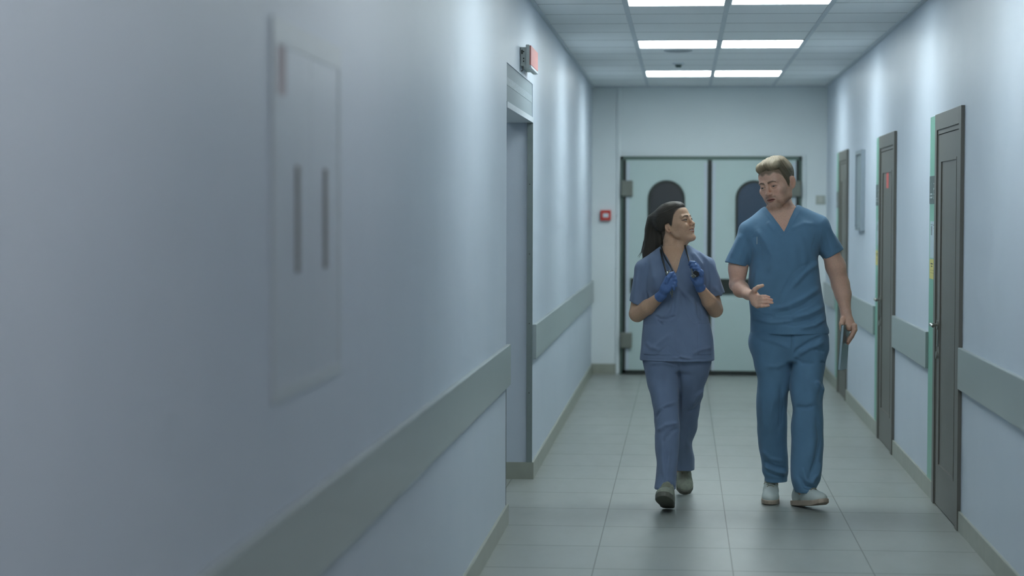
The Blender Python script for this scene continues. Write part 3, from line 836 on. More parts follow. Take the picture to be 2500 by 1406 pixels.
# ------------------------------------------------------------------ a trainer in its own frame: toe towards -y, sole at z = 0
def shoe(parent, M3, t, mat, solemat, chunky=False):
    k = 1.12 if chunky else 1.
    up = [('u', ell((0, -.085, .036), (.045*k, .062, .036*k)), 0), ('u', ell((0, -.02, .042), (.042, .08, .044*k)), .02), ('u', ell((0, .085, .05), (.036*k, .050, .052)), .02),
          ('u', cone((0, -.02, .06), (0, .035, .095), .034, .032), .02), ('u', cone((0, .06, .06), (0, .07, .105), .034, .034), .02),
          ('s', rbox((0, 0, -.04), (.1, .2, .055)), .002),
          ('s', cone((0, .045, .10), (0, .045, .16), .030, .034, ((1, 0, 0), .85)), .004),
          ('u', cone((0, .0, .088), (0, .022, .118), .020, .018, ((0, 1, .3), .35)), .004)]
    if chunky: up.append(('u', ell((0, .115, .055), (.030, .022, .035)), .01))
    # stitched eyestay edges
    for e in (-1, 1): up.append(('u', cone((e*.020, -.058, .0725), (e*.026, .008, .101), .0060, .0055), .002))
    for e in (-1, 1): up.append(('s', cone((e*.012, -.052, .082), (e*.016, .000, .111), .0032, .0032), .001))
    up.append(('s', cone((-.032, -.082, .060), (.032, -.082, .060), .0016, .0016), .001)) if not chunky else None
    sl = []
    def sole_fn(P):
        y = P[..., 1]; a = np.interp(y, [-.155, -.14, -.10, -.04, .02, .09, .13, .142], [.012, .032, .0475, .046, .038, .038, .030, .012])*(1.06 if chunky else 1)
        cx = np.interp(y, [-.15, -.08, 0, .13], [0, 0, 0, 0]); h0 = np.interp(y, [-.155, -.09, .05, .142], [.014, .0, .0, .006])
        h1 = .030 if not chunky else .036
        d = np.abs(P[..., 0]-cx)-a; e = np.maximum(P[..., 2]-h1-np.interp(y, [-.155, -.1], [.006, 0]), h0-P[..., 2]); g = np.maximum(y-.142, -.155-y)
        m = np.maximum(np.maximum(d, e), g)+.004
        return np.sqrt(np.maximum(d+.004, 0)**2+np.maximum(e+.004, 0)**2+np.maximum(g+.004, 0)**2)+np.minimum(m, 0)-.004
    sl = [('u', Prim(sole_fn, (0, 0, .015), .17), 0)]
    M3 = np.array(M3); t = np.array(t, float)
    t[2] = .0015-min(float((M3 @ np.array((x, y, h)))[2]) for x in (-.03, .03) for y, h in ((-.15, .014), (-.12, .006), (-.09, 0), (0, 0), (.08, .002), (.138, .006)))
    cor = np.array([M3 @ np.array((x, y, z))+t for x in (-.06, .06) for y in (-.17, .155) for z in (-.01, .15)])
    lo, hi = cor.min(0)-.004, cor.max(0)+.004; h = .0026
    ax = [np.arange(lo[i], hi[i]+h, h) for i in range(3)]
    W2 = lambda ops: [(o, xf([p], M3, t)[0], kk) for o, p, kk in ops]
    s = sculpt('shoe', mat, W2(up), *ax, parent=parent, smooth=0)
    sculpt('sole', solemat, W2(sl), *ax, parent=s, smooth=1)
    b = MB(); P = lambda x, y, z: Vector(M3 @ np.array((x, y, z))+t)
    for q in range(5):
        y = -.052+q*.013; z = .0870+q*.0078; w = .021+q*.001
        b.tube([P(-w, y, z-.008), P(-w*.5, y-.002, z+.001), P(0, y-.003, z+.0035), P(w*.5, y-.002, z+.001), P(w, y, z-.008)], .0026, 6)
    for e in (-1, 1): b.tube([P(0, .006, .121), P(e*.016, .000, .124), P(e*.028, -.010, .106), P(e*.014, -.018, .110), P(0, .004, .119)], .0018, 6)
    for e in (-1, 1): b.tube([P(0, .006, .121), P(e*.016, -.014, .110), P(e*.037, -.024, .086)], .0018, 6)
    b.build('laces', M['lace'], s)
    return s
# ================================================================== MAN IN TEAL SCRUBS
YM = 10.90
man = tag(empty('person', (.55, YM, 0)), 'tall blond man in teal scrubs, walking with one hand held out, looking aside', 'person')
m_ = lambda x, y, dy=0.: W(x, y, YM+dy)
# ---- head placement
Rz, Rx, Ry = rotm(-33, 8, -11)
Mm = (Ry @ Rz @ Rx)*1.10
TM = m_(1877, 456, -.03) - Mm @ np.array((0, -.078, 0))
TOPROWS = [(814, 1832, 2023, 0, .140), (806, 1832, 2023, 0, .138), (790, 1832, 2018, 0, .135), (757, 1830, 2015, 0, .128), (720, 1828, 2009, 0, .124), (690, 1828, 2004, 0, .124), (660, 1829, 2000, 0, .128), (630, 1833, 1998, 0, .132),
           (600, 1826, 2004, 0, .130), (570, 1822, 2010, .005, .120), (545, 1832, 1999, .01, .098), (525, 1852, 1972, .015, .075), (508, 1866, 1950, .02, .055)]
torso = Loft(TOPROWS, YM)
LL = Loft([(1165, 1866, 1922, .11, .085), (1152, 1860, 1925, .10, .085), (1137, 1859, 1926, .10, .082), (1090, 1853, 1922, .08, .082), (1059, 1850, 1921, .06, .083), (1028, 1848, 1921, .04, .085), (996, 1847, 1921, .02, .088), (948, 1848, 1926, .0, .095), (924, 1849, 1929, 0, .10), (895, 1842, 1931, 0, .108), (864, 1836, 1933, 0, .116), (830, 1829, 1936, 0, .122), (800, 1836, 1940, 0, .116)], YM, 2.2)
RL = Loft([(1200, 1940, 1990, -.11, .080), (1188, 1936, 1994, -.11, .082), (1172, 1932, 2002, -.11, .086), (1153, 1930, 2005, -.10, .086), (1106, 1931, 2009, -.09, .086), (1084, 1931, 2011, -.08, .086), (1040, 1931, 2010, -.07, .088), (996, 1935, 2008, -.06, .090), (971, 1930, 2010, -.05, .094), (949, 1928, 2013, -.04, .097), (927, 1929, 2010, -.03, .100), (895, 1931, 2014, -.01, .108), (861, 1931, 2019, 0, .116), (830, 1926, 2022, 0, .122), (800, 1920, 2014, 0, .116)], YM, 2.2)
# ---- hands
def fing(pts, rs): return [('u', c, .0025 if i else .006) for i, c in enumerate(chain(pts, rs))]
# open hand (towards the woman): palm up, fingers to the right, thumb raised
H1 = lambda x, y, d=-.31: m_(x, y, d)
handA = [('u', cone(m_(1826, 719, -.20), H1(1838, 722, -.27), .027, .027, ((0, 0, 1), .95)), .015),
         ('u', cone(H1(1842, 719, -.28), H1(1851, 726, -.305), .0200, .0165), .014), ('u', cone(H1(1841, 728, -.28), H1(1851, 733, -.305), .0200, .0165), .012),
         ('u', cone(H1(1842, 735, -.28), H1(1850, 740, -.31), .0190, .0160), .012), ('u', cone(H1(1843, 740, -.285), H1(1849, 746, -.315), .0175, .0150), .012)]
handA += fing([H1(1837, 717, -.28), H1(1843, 707, -.315), H1(1851, 700.5, -.328), H1(1862, 697, -.332)], [.0155, .0128, .0108, .0085])
handA += fing([H1(1851, 725, -.31), H1(1861, 723.5, -.335), H1(1869, 723.5, -.345), H1(1877.5, 725.5, -.342)], [.0108, .0092, .0086, .0072])
handA += fing([H1(1851, 732.5, -.312), H1(1863, 731, -.345), H1(1874, 730.5, -.360), H1(1884, 732, -.357)], [.0106, .0092, .0086, .0072])
handA += fing([H1(1851, 740, -.315), H1(1863, 739, -.352), H1(1875, 738, -.368), H1(1885.5, 739, -.365)], [.0104, .0090, .0084, .0070])
handA += fing([H1(1850, 747, -.318), H1(1860, 747.5, -.355), H1(1869, 746.5, -.370), H1(1877, 746, -.368)], [.0098, .0084, .0076, .0064])
# hand holding the folder at his side: back of the hand to the right, fingers closed round the folder
H2 = lambda x, y, d=0.: m_(x, y, d)
handB = [('u', cone(H2(2065, 764, .02), H2(2068, 780, .01), .026, .029, ((0, 1, 0), 1.15)), .015), ('u', cone(H2(2067, 780, .01), H2(2080, 797, -.005), .030, .024), .015),
         ('u', cone(H2(2062, 782, -.0), H2(2074, 800, -.02), .022, .018), .012)]
handB += fing([H2(2084, 795, -.045), H2(2086, 804, -.050), H2(2079, 819, -.050), H2(2070, 833, -.040)], [.0130, .0115, .0100, .0085])
handB += fing([H2(2087, 795, -.022), H2(2088, 805, -.028), H2(2080, 822, -.028), H2(2070, 838, -.020)], [.0130, .0115, .0100, .0085])
handB += fing([H2(2087, 796, .002), H2(2087, 806, -.002), H2(2079, 822, -.004), H2(2070, 836, -.0)], [.0125, .0110, .0096, .0080])
handB += fing([H2(2084, 797, .024), H2(2084, 806, .020), H2(2077, 818, .018), H2(2070, 829, .018)], [.0110, .0098, .0086, .0072])
handB += fing([H2(2058, 780, -.02), H2(2054, 791, -.035), H2(2055, 803, -.040), H2(2058, 813, -.038)], [.0150, .0125, .0110, .0090])
# ---- body: one skin surface
neck0, neck1 = m_(1908, 530, .04), m_(1900, 492, .025)
elL, wrL = m_(1799, 694, .0), m_(1830, 720, -.21)
elR, wrR = m_(2052, 695, .05), m_(2065, 762, .02)
body = [(o, xf([p], Mm, TM)[0], k*1.1) for o, p, k in head_ops(False, 0., .004)]
body += [('u', cone(m_(1905, 476, .062), m_(1909, 526, .052), .054, .066), .008),
         ('u', cone(m_(1880, 524, .02), m_(1872, 540, .03), .030, .03), .04), ('u', cone(m_(1932, 516, .02), m_(1950, 532, .03), .030, .03), .04),
         ('u', torso.prim(.014), .02),
         ('u', cone(m_(1822, 586, .01), elL, .042, .040), .02), ('u', ell(m_(1798, 655, .0), (.045, .048, .075)), .02),
         ('u', cone(elL, m_(1809, 706, -.08), .040, .0405), .012), ('u', cone(m_(1809, 706, -.08), m_(1824, 717, -.17), .0405, .0275), .02), ('u', cone(m_(1824, 717, -.17), wrL, .0275, .0245), .01),
         ('u', cone(m_(2018, 590, .01), m_(2040, 650, .04), .042, .051), .02), ('u', cone(m_(2040, 650, .04), elR, .051, .045), .02),
         ('u', cone(elR, m_(2058, 718, .04), .0455, .041), .02), ('u', cone(m_(2058, 718, .04), wrR, .041, .027), .02),
         ('u', LL.prim(.026), .01), ('u', RL.prim(.026), .01),
         ('u', cone(m_(1890, 1140, .11), W(1886, 1180, YM+.13), .038, .030), .02), ('u', cone(m_(1962, 1175, -.10), W(1962, 1200, YM-.11), .038, .030), .02)]
body += handA+handB
HCM = srgb(104, 92, 74)[:3]
SKM = srgb(220, 178, 156)[:3]; HPM = paint_head(False, SKM, srgb(166, 108, 98)[:3], srgb(96, 74, 56)[:3], srgb(112, 84, 64)[:3])
def hair_edge_m(P):
    """height of the hairline (local z) at a point of the head"""
    x, y = P[..., 0], P[..., 1]; ax = np.abs(x)
    zb = np.interp(y, [-.12, -.075, -.055, -.040, -.030, -.016, -.006, .004, .030, .040, .052, .075, .13], [.063, .063, .060, .042, .016, -.018, -.024, .016, .018, -.012, -.045, -.062, -.070])
    return zb+.004*np.sin(x*170+1)*(y < -.04)
def paint_m(V):
    C = np.tile(np.array(SKM), (len(V), 1)); L = (V-TM) @ np.linalg.inv(Mm).T
    h = (np.abs(L) < .14).all(1) & (L[:, 2] > -.15); C[h] = HPM(L[h])
    hm = (np.clip((L[:, 2]-hair_edge_m(L))/.010+.9, 0, 1)*h*(np.abs(L[:, 0]) < .074))[:, None]*.8; C = C*(1-hm)+np.array(HCM)*hm
    nk = np.exp(-((V-m_(1912, 556, -.1))**2).sum(1)/.045**2)[:, None]*.4
    C = C*(1-nk)+np.array(SKM)*np.array([1.1, .85, .8])*nk
    hd = ((V[:, 2] < m_(0, 700)[2]) & (V[:, 2] > m_(0, 850)[2]))
    for c in ((1882, 733, -.35), (1861, 698, -.335), (2068, 836, -.02)):
        g = (np.exp(-((V-m_(*c))**2).sum(1)/.030**2)*hd)[:, None]*.45
        C = C*(1-g)+np.array(SKM)*np.array([1.12, .80, .78])*g
    return C
zx = m_(1763, 600)[0]; zy = m_(2100, 600)[0]
xs = axis([(zx-.02, .0028), (m_(1840, 1)[0], .0024), (m_(1945, 1)[0], .0028), (zy+.02, 0)])
ysb = axis([(YM-.40, .0030), (YM-.16, .0024), (YM+.02, .0040), (YM+.30, 0)])
zs = axis([(.06, .009), (m_(0, 850)[2], .0026), (m_(0, 690)[2], .0040), (m_(0, 600)[2], .0032), (m_(0, 520)[2], .0022), (m_(0, 372)[2], 0)])
bo = sculpt('body', M['skin'], body, xs, ysb, zs, man, smooth=1, paint=paint_m)
add_eyes(man, Mm, TM, M['iris_m'], (-.05, -.12))
# teeth behind the parted lips
# ---- hair
def hair_line_m(P):
    return None
hl = [('u', ell((0, .022, .038), (.0795, .0975, .088)), 0), ('u', ell((0, -.012, 0), (.0712, .077, .083)), .02), ('u', ell((0, .0, .098), (.058, .075, .026)), .02), ('u', ell((-.006, -.030, .092), (.052, .046, .023)), .02),
      ('u', ell((-.030, -.042, .086), (.032, .034, .022)), .016), ('u', ell((.030, -.046, .088), (.030, .034, .018)), .012)]
def hair_cut_m(P):
    return (hair_edge_m(P)-P[..., 2])*.7
def hair_strands(P):
    x, y, z = P[..., 0], P[..., 1], P[..., 2]
    u = x*1.1+z*.45+.25*y+.008*np.sin(y*60); top = np.clip((z-.04)/.04, 0, 1)
    return (.0012*np.sin(u*190+1.2*np.sin(y*35))+.0007*np.sin(u*420+y*40))*(.30+.7*top)
inv_m = np.linalg.inv(Mm)
hl_w = [(o, xf([p], Mm, TM)[0], k) for o, p, k in hl]
hl_w += [('i', Prim(lambda P: hair_cut_m((P-TM) @ inv_m.T)*1.1, TM, 9), .007)]
def paint_hair_m(V):
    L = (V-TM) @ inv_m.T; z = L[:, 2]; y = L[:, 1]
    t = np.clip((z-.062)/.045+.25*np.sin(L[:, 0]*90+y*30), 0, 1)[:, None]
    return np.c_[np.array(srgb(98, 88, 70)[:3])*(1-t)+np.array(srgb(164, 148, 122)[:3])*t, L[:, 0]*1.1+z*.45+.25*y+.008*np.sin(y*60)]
hh = .0024; hx = np.arange(TM[0]-.13, TM[0]+.13, hh); hy = np.arange(TM[1]-.13, TM[1]+.16, hh); hz = np.arange(TM[2]-.10, TM[2]+.15, hh)
sculpt('hair', M['hair_m'], hl_w, hx, hy, hz, man, smooth=1, disp=lambda V: 1.1*hair_strands((V-TM) @ inv_m.T), paint=paint_hair_m)
# ---- scrub top
slA, slB = m_(1797, 646, .0), m_(2036, 622, .04)
def cutplane(pt, nrm):
    nrm = np.array(nrm, float); nrm /= np.linalg.norm(nrm); pt = np.array(pt)
    return Prim(lambda P: (P-pt) @ nrm, pt, 9)
def vneck(apex, left, right, Y0):
    """wedge removed from the front of the neckline"""
    A, L_, R_ = apex[[0, 2]], left[[0, 2]], right[[0, 2]]
    def n2(a, b): d = b-a; v = np.array([-d[1], d[0]]); return v/np.linalg.norm(v)
    nl = n2(L_, A); nr = n2(A, R_)
    if (R_-A) @ nl > 0: nl = -nl
    if (L_-A) @ nr > 0: nr = -nr
    def fn(P):
        X = P[..., [0, 2]]; return np.maximum(np.maximum((X-A) @ nl, (X-A) @ nr), P[..., 1]-Y0)
    return Prim(fn, apex, 9)
topm = [('u', torso.prim(0, rnd=.004), 0),
        ('u', cone(m_(1866, 523, .02), m_(1829, 561, .01), .030, .052), .035), ('u', cone(m_(1948, 515, .02), m_(2000, 550, .01), .030, .054), .035),
        ('u', sleeve(m_(1830, 570, .005), slA, .060, .062, (-.24, -.05, -.97), slA, ((1, 0, 0), .95), .054), .022),
        ('u', sleeve(m_(1998, 561, .01), slB, .062, .064, (.50, -.05, -.86), slB, ((1, 0, 0), .95), .056), .022),
         ('s', vneck(m_(1914, 567, -.1), m_(1871, 505, -.05), m_(1946, 499, -.05), YM+.03), .0015),
         ('s', cone(m_(1897, 480, .02), m_(1907, 523, .032), .060, .066), .002),
         ('s', cone(m_(1836, 632, 0), m_(1833, 618, -.02), .010, .004), .01), ('s', cone(m_(1998, 655, 0), m_(1999, 618, -.01), .010, .004), .01)]
FM = [([(1846, 560), (1868, 590), (1880, 620)], .005, .014), ([(1838, 575), (1852, 605), (1856, 640)], -.005, .012), ([(1872, 540), (1892, 566)], .004, .012), ([(1900, 572), (1890, 640), (1893, 700)], .003, .03),
      ([(1975, 640), (1940, 668), (1915, 705), (1900, 750)], -.006, .013), ([(1995, 640), (1960, 665), (1930, 700)], .006, .014), ([(2000, 700), (1960, 725), (1920, 745), (1880, 752)], .006, .013),
      ([(2005, 715), (1965, 742), (1925, 760), (1890, 765)], -.005, .012), ([(2010, 745), (1970, 765), (1930, 775)], .006, .012), ([(2012, 760), (1975, 780), (1940, 788), (1900, 786)], -.005, .010), ([(1840, 776), (1880, 785), (1930, 783)], .004, .010),
      ([(2014, 775), (1985, 792), (1950, 798)], .006, .010), ([(1838, 760), (1860, 770), (1885, 770)], -.004, .010), ([(1950, 570), (1960, 610), (1965, 650)], .003, .02), ([(2000, 560), (1985, 600), (1990, 630)], -.005, .012),
      ([(1925, 560), (1960, 545), (1990, 548)], .003, .012), ([(1850, 650), (1843, 690), (1840, 730)], .004, .014), ([(1812, 570), (1798, 600), (1785, 630)], .004, .014), ([(1822, 580), (1815, 620), (1812, 640)], -.003, .010),
      ([(2020, 545), (2035, 580), (2045, 605)], .004, .014), ([(2010, 560), (2014, 595), (2022, 620)], -.004, .012), ([(1885, 612), (1875, 650), (1866, 668)], .003, .012)]
# neckline band and pocket edge
def seam(pts, Y0, amp, w):
    return folds([(pts, amp, w)], Y0)
dtop = add_fns(folds(FM, YM), wrinkle(.0016, 38, 3), seam([(1862, 511), (1911, 578)], YM, .0022, .004), seam([(1914, 578), (1956, 505)], YM, .0022, .004))
tx = axis([(zx-.01, .0034), (zy+.0, 0)])
ty = axis([(YM-.19, .0034), (YM+.02, .006), (YM+.19, 0)])
tz = axis([(m_(0, 825)[2], .0034), (m_(0, 492)[2], 0)])
tp_ = sculpt('scrub_top', M['teal'], topm, tx, ty, tz, man, smooth=1, disp=dtop)
b = MB(); b.tube([m_(1848, 578, -.118), m_(1848, 596, -.131)], .0014, 6); b.build('pen', M['offwhite'], tp_)
# ---- trousers
hemA, hemB = m_(1892, 1166, .10), m_(1964, 1196, -.11)
trm = [('u', LL.prim(0, .02, 0), 0), ('u', RL.prim(0, .0, 0), .012), ('u', Loft([(880, 1850, 2004, 0, .10), (860, 1836, 2019, 0, .118), (830, 1829, 2021, 0, .124), (814, 1831, 2019, 0, .124), (796, 1838, 2012, 0, .118)], YM).prim(0, rnd=.01), .02),
       ('u', cone(m_(2008, 806, -.01), m_(2016, 803, .03), .020, .018), .012),
       ('s', LL.prim(.010, .04, -(LL.z1-LL.z0-.035)), .002), ('s', RL.prim(.010, .04, -(RL.z1-RL.z0-.035)), .002)]
FT = [([(2005, 818), (1975, 830), (1945, 850), (1932, 866)], -.006, .010), ([(2010, 832), (1975, 845), (1945, 862)], .005, .012), ([(1930, 800), (1932, 830), (1930, 868)], -.003, .006), ([(1850, 820), (1890, 830), (1925, 846)], .004, .012),
      ([(1935, 870), (1955, 882), (1985, 884)], -.004, .010), ([(1925, 880), (1895, 892), (1865, 890)], .004, .012), ([(1985, 850), (2012, 856)], -.004, .008), ([(2000, 880), (2014, 884)], -.004, .007),
      ([(1960, 910), (1978, 950), (1982, 985)], .005, .020), ([(1940, 988), (1965, 990), (1982, 984)], -.006, .010), ([(2006, 925), (1998, 960), (2000, 985)], -.005, .012), ([(1985, 925), (2000, 938), (2008, 952)], .006, .010),
      ([(1990, 1010), (1998, 1060), (1985, 1120), (1970, 1160)], -.006, .012), ([(1975, 1015), (1980, 1070), (1972, 1120)], .005, .018), ([(1955, 1130), (1962, 1160), (1985, 1172)], .006, .010), ([(1945, 1150), (1960, 1178), (1985, 1184)], -.006, .009), ([(1998, 1120), (1990, 1150), (1975, 1168)], .006, .010),
      ([(1890, 960), (1880, 1010), (1885, 1060)], .004, .018), ([(1905, 930), (1908, 990), (1905, 1050)], -.005, .016), ([(1860, 960), (1862, 1010), (1866, 1050)], .003, .014), ([(1862, 1100), (1880, 1120), (1915, 1128)], .004, .012), ([(1866, 1128), (1890, 1140), (1920, 1146)], -.006, .009), ([(1868, 1142), (1895, 1152), (1920, 1158)], .007, .008), ([(1870, 1155), (1900, 1163), (1918, 1166)], -.004, .006)]
sculpt('scrub_trousers', M['teal'], trm, axis([(m_(1818, 1)[0], .004), (m_(2032, 1)[0], 0)]), axis([(YM-.24, .004), (YM+.22, 0)]), axis([(.055, .0042), (m_(0, 792)[2], 0)]), man, smooth=1, disp=add_fns(folds(FT, YM, YM+.06), wrinkle(.0018, 32, 8), lo=-.007))
# ---- shoes
Rz, Rx, Ry = rotm(-4, 10, 0)
shoe(man, Rz @ Rx, W(1882, 1205, YM+.10)*np.array([1, 1, 0])+np.array([0, 0, .030]), M['shoe'], M['sole'])
Rz, Rx, Ry = rotm(30, -8, 0)
shoe(man, Rz @ Rx, W(1975, 1225, YM-.14)*np.array([1, 1, 0])+np.array([0, 0, .012]), M['shoe'], M['sole'])
# ---- the folder in his hand (its own thing)
fo = tag(empty('folder', m_(2062, 850, -.02)), 'pale teal folder hanging from the hand of the man in teal, seen nearly edge-on', 'folder')
A, B_ = m_(2065, 792, 0), m_(2056, 902, 0); up_ = (A-B_)/np.linalg.norm(A-B_)
nx_ = np.array([.965, -.26, 0]); nx_ -= up_*(nx_ @ up_); nx_ /= np.linalg.norm(nx_); dp = np.cross(up_, nx_)
Rf = np.stack([nx_, dp, up_], 1); L = float(np.linalg.norm(A-B_))
def fbox(x0, x1, y0, y1, z0, z1, name, mat, par, bev=.0):
    mb = MB().box(x0, x1, y0, y1, z0, z1, bev)
    for v in mb.bm.verts: v.co = Vector(Rf @ np.array(v.co)+(A+B_)/2)
    return mb.build(name, mat, par)
cv = fbox(-.0075, -.0055, -.09, .09, -L/2, L/2, 'cover', M['folder'], fo)
fbox(.0055, .0075, -.09, .09, -L/2, L/2, 'cover', M['folder'], fo)
fbox(-.0055, .0055, .084, .09, -L/2, L/2, 'spine', M['folder'], fo)
fbox(-.005, .005, -.086, .084, -L/2+.004, L/2-.004, 'pages', M['paper'], fo)
# ================================================================== WOMAN IN BLUE SCRUBS
YW = 10.90
wom = tag(empty('person', (.0, YW, 0)), 'smiling dark-haired woman with a ponytail in blue scrubs and gloves, looking up', 'person')
w_ = lambda x, y, dy=0.: W(x, y, YW+dy)
Rz, Rx, Ry = rotm(60, -14, -3)
Mw = (Ry @ Rz @ Rx)*.96
TW = w_(1673.5, 537, -.05) - Mw @ np.array((-.031, -.083, 0))
inv_w = np.linalg.inv(Mw)
WR = [(879, 1562, 1744, 0, .142), (858, 1563, 1744, 0, .140), (834, 1566, 1742, 0, .136), (797, 1569, 1735, 0, .126), (760, 1574, 1727, 0, .114), (730, 1577, 1724, 0, .110), (700, 1577, 1726, 0, .112), (670, 1577, 1728, 0, .112),
      (645, 1581, 1724, 0, .104), (625, 1590, 1712, .005, .090), (610, 1604, 1696, .01, .070), (600, 1616, 1680, .015, .050)]
tw = Loft(WR, YW)
FL = Loft([(1187, 1598, 1650, -.20, .080), (1170, 1600, 1651, -.18, .078), (1140, 1604, 1653, -.16, .076), (1106, 1601, 1656, -.13, .076), (1084, 1599.5, 1658, -.12, .078), (1028, 1598, 1660.5, -.09, .084), (981, 1591.6, 1660, -.06, .092), (940, 1581, 1659, -.03, .100), (896, 1573, 1659, -.01, .110), (860, 1570, 1662, 0, .116)], YW, 2.2)
BL = Loft([(1146, 1648, 1696, .36, .085), (1121, 1649, 1695, .33, .082), (1081, 1643, 1691, .25, .078), (1040, 1645, 1703, .18, .080), (1010, 1645, 1706, .13, .086), (987, 1646, 1710, .10, .090), (965, 1646, 1717, .07, .095), (949, 1646, 1718, .05, .098), (909, 1645, 1731, .02, .108), (860, 1642, 1738, 0, .116)], YW, 2.2)
# ---- gloved hands gripping the stethoscope
G = lambda x, y, d: w_(x, y, d)
def hand_a(k):   # left in the picture
    o = [('u', cone(G(1616, 720, -.165), G(1625, 705, -.185), .023*k, .027*k), .01), ('u', cone(G(1625, 703, -.19), G(1634, 684, -.195), .028*k, .027*k), .012), ('u', cone(G(1630, 698, -.185), G(1636, 690, -.185), .026*k, .024*k), .01)]
    for bx, by, tipx, dd in ((1636, 676, 1646, -.205), (1638, 685, 1648, -.205), (1637, 694, 1647, -.203), (1634, 702, 1643, -.198)):
        o += [('u', c, .0022 if i else .008) for i, c in enumerate(chain([G(bx, by, dd), G(tipx, by-3, dd-.014), G(tipx+2.5, by+3, dd-.004), G(tipx-3, by+5.5, dd+.004)], [.0102*k, .0092*k, .0084*k, .0072*k]))]
    o += [('u', c, .004) for c in chain([G(1627, 688, -.215), G(1631, 677, -.226), G(1637, 669, -.224), G(1643, 666, -.216)], [.0125*k, .0108*k, .0098*k, .0080*k])]
    return o
def hand_b(k):   # right in the picture
    o = [('u', cone(G(1708, 699, -.155), G(1706, 686, -.175), .022*k, .026*k), .01), ('u', cone(G(1706, 686, -.175), G(1708, 667, -.19), .027*k, .024*k), .012), ('u', cone(G(1700, 690, -.18), G(1697, 682, -.19), .018*k, .014*k), .012)]
    for bx, by, dd, q in ((1703, 648, -.200, 18), (1707, 655, -.208, 19), (1710, 662.5, -.212, 17), (1712, 671, -.212, 12)):
        o += [('u', c, .0015 if i else .007) for i, c in enumerate(chain([G(bx, by, dd), G(bx-q*.45, by-7, dd-.012), G(bx-q*.95, by-8, dd-.008), G(bx-q*1.1, by-2.5, dd+.010)], [.0092*k, .0086*k, .0078*k, .0068*k]))]
    o += [('u', c, .004) for c in chain([G(1699, 688, -.195), G(1692, 683, -.205), G(1688, 676, -.205)], [.0115*k, .0098*k, .0082*k])]
    return o
# ---- body
SKW = srgb(202, 164, 136)[:3]
bw = [(o, xf([p], Mw, TW)[0], k*.96) for o, p, k in head_ops(True, 1., .0065)]
bw += [('u', cone(w_(1637, 566, .03), w_(1644, 606, .03), .048, .049), .014), ('u', cone(w_(1644, 606, .03), w_(1648, 640, .01), .049, .070), .02),
       ('u', cone(w_(1655, 590, -.01), w_(1650, 640, -.045), .014, .010), .02), ('u', cone(w_(1679, 580, -.03), w_(1659, 604, .0), .018, .028), .022), ('u', cone(w_(1640, 646, -.072), w_(1618, 630, -.035), .008, .007), .016), ('u', cone(w_(1657, 646, -.072), w_(1680, 632, -.035), .008, .007), .016),
       ('u', tw.prim(.014), .02), ('u', ell(w_(1650, 655, -.03), (.09, .07, .07)), .02),
       ('u', cone(w_(1572, 670, 0), w_(1553, 765, .0), .038, .038), .01), ('u', cone(w_(1728, 665, 0), w_(1747, 755, .0), .036, .038), .01),
       ('u', cone(w_(1556, 768, -.01), w_(1582, 749, -.08), .0405, .039), .012), ('u', cone(w_(1582, 749, -.08), w_(1616, 721, -.165), .038, .0235), .012),
       ('u', cone(w_(1746, 757, -.01), w_(1731, 735, -.08), .0395, .038), .012), ('u', cone(w_(1731, 735, -.08), w_(1708, 700, -.155), .037, .0225), .012),
       ('u', FL.prim(.024), .01), ('u', BL.prim(.024), .01),
       ('u', cone(w_(1625, 1170, -.20), w_(1625, 1200, -.22), .036, .030), .02), ('u', cone(w_(1668, 1115, .34), w_(1666, 1150, .42), .038, .036), .02)]
bw += hand_a(.84)+hand_b(.84)
HCW = srgb(60, 54, 48)[:3]
HPW = paint_head(True, SKW, srgb(164, 96, 90)[:3], srgb(50, 38, 32)[:3])
def hair_edge_w(P):
    x, y = P[..., 0], P[..., 1]; ax = np.abs(x)
    return np.interp(y, [-.12, -.078, -.064, -.050, -.036, -.024, -.012, -.004, .004, .030, .040, .050, .075, .13], [.076, .074, .072, .062, .046, .020, -.006, -.012, .010, .008, -.010, -.035, -.062, -.075])
def paint_w(V):
    C = np.tile(np.array(SKW), (len(V), 1)); L = (V-TW) @ inv_w.T
    h = (np.abs(L) < .14).all(1) & (L[:, 2] > -.15); C[h] = HPW(L[h])
    hm = (np.clip((L[:, 2]-hair_edge_w(L))/.008+.8, 0, 1)*h*(np.abs(L[:, 0]) < .069))[:, None]*.9; C = C*(1-hm)+np.array(HCW)*hm
    return C
wx0, wx1 = w_(1528, 1)[0], w_(1776, 1)[0]
sculpt('body', M['skin'], bw, axis([(wx0, .0032), (w_(1612, 1)[0], .0023), (w_(1715, 1)[0], .0032), (wx1, 0)]), axis([(YW-.36, .004), (YW-.25, .0026), (YW+.05, .005), (YW+.55, 0)]),
       axis([(.06, .009), (w_(0, 800)[2], .0034), (w_(0, 615)[2], .0021), (w_(0, 485)[2], 0)]), wom, smooth=1, paint=paint_w)
add_eyes(wom, Mw, TW, M['iris'], (.18, .15))
b = MB(); bmesh.ops.create_uvsphere(b.bm, u_segments=24, v_segments=12, radius=1., matrix=Matrix.Translation(Vector(TW)) @ Matrix((Mw/.96).tolist()).to_4x4() @ Matrix.Translation((0, -.078, -.0585)) @ Matrix.Diagonal((  .024, .0115, .0058, 1)))
b.build('teeth', M['teeth'], wom, smooth=True)
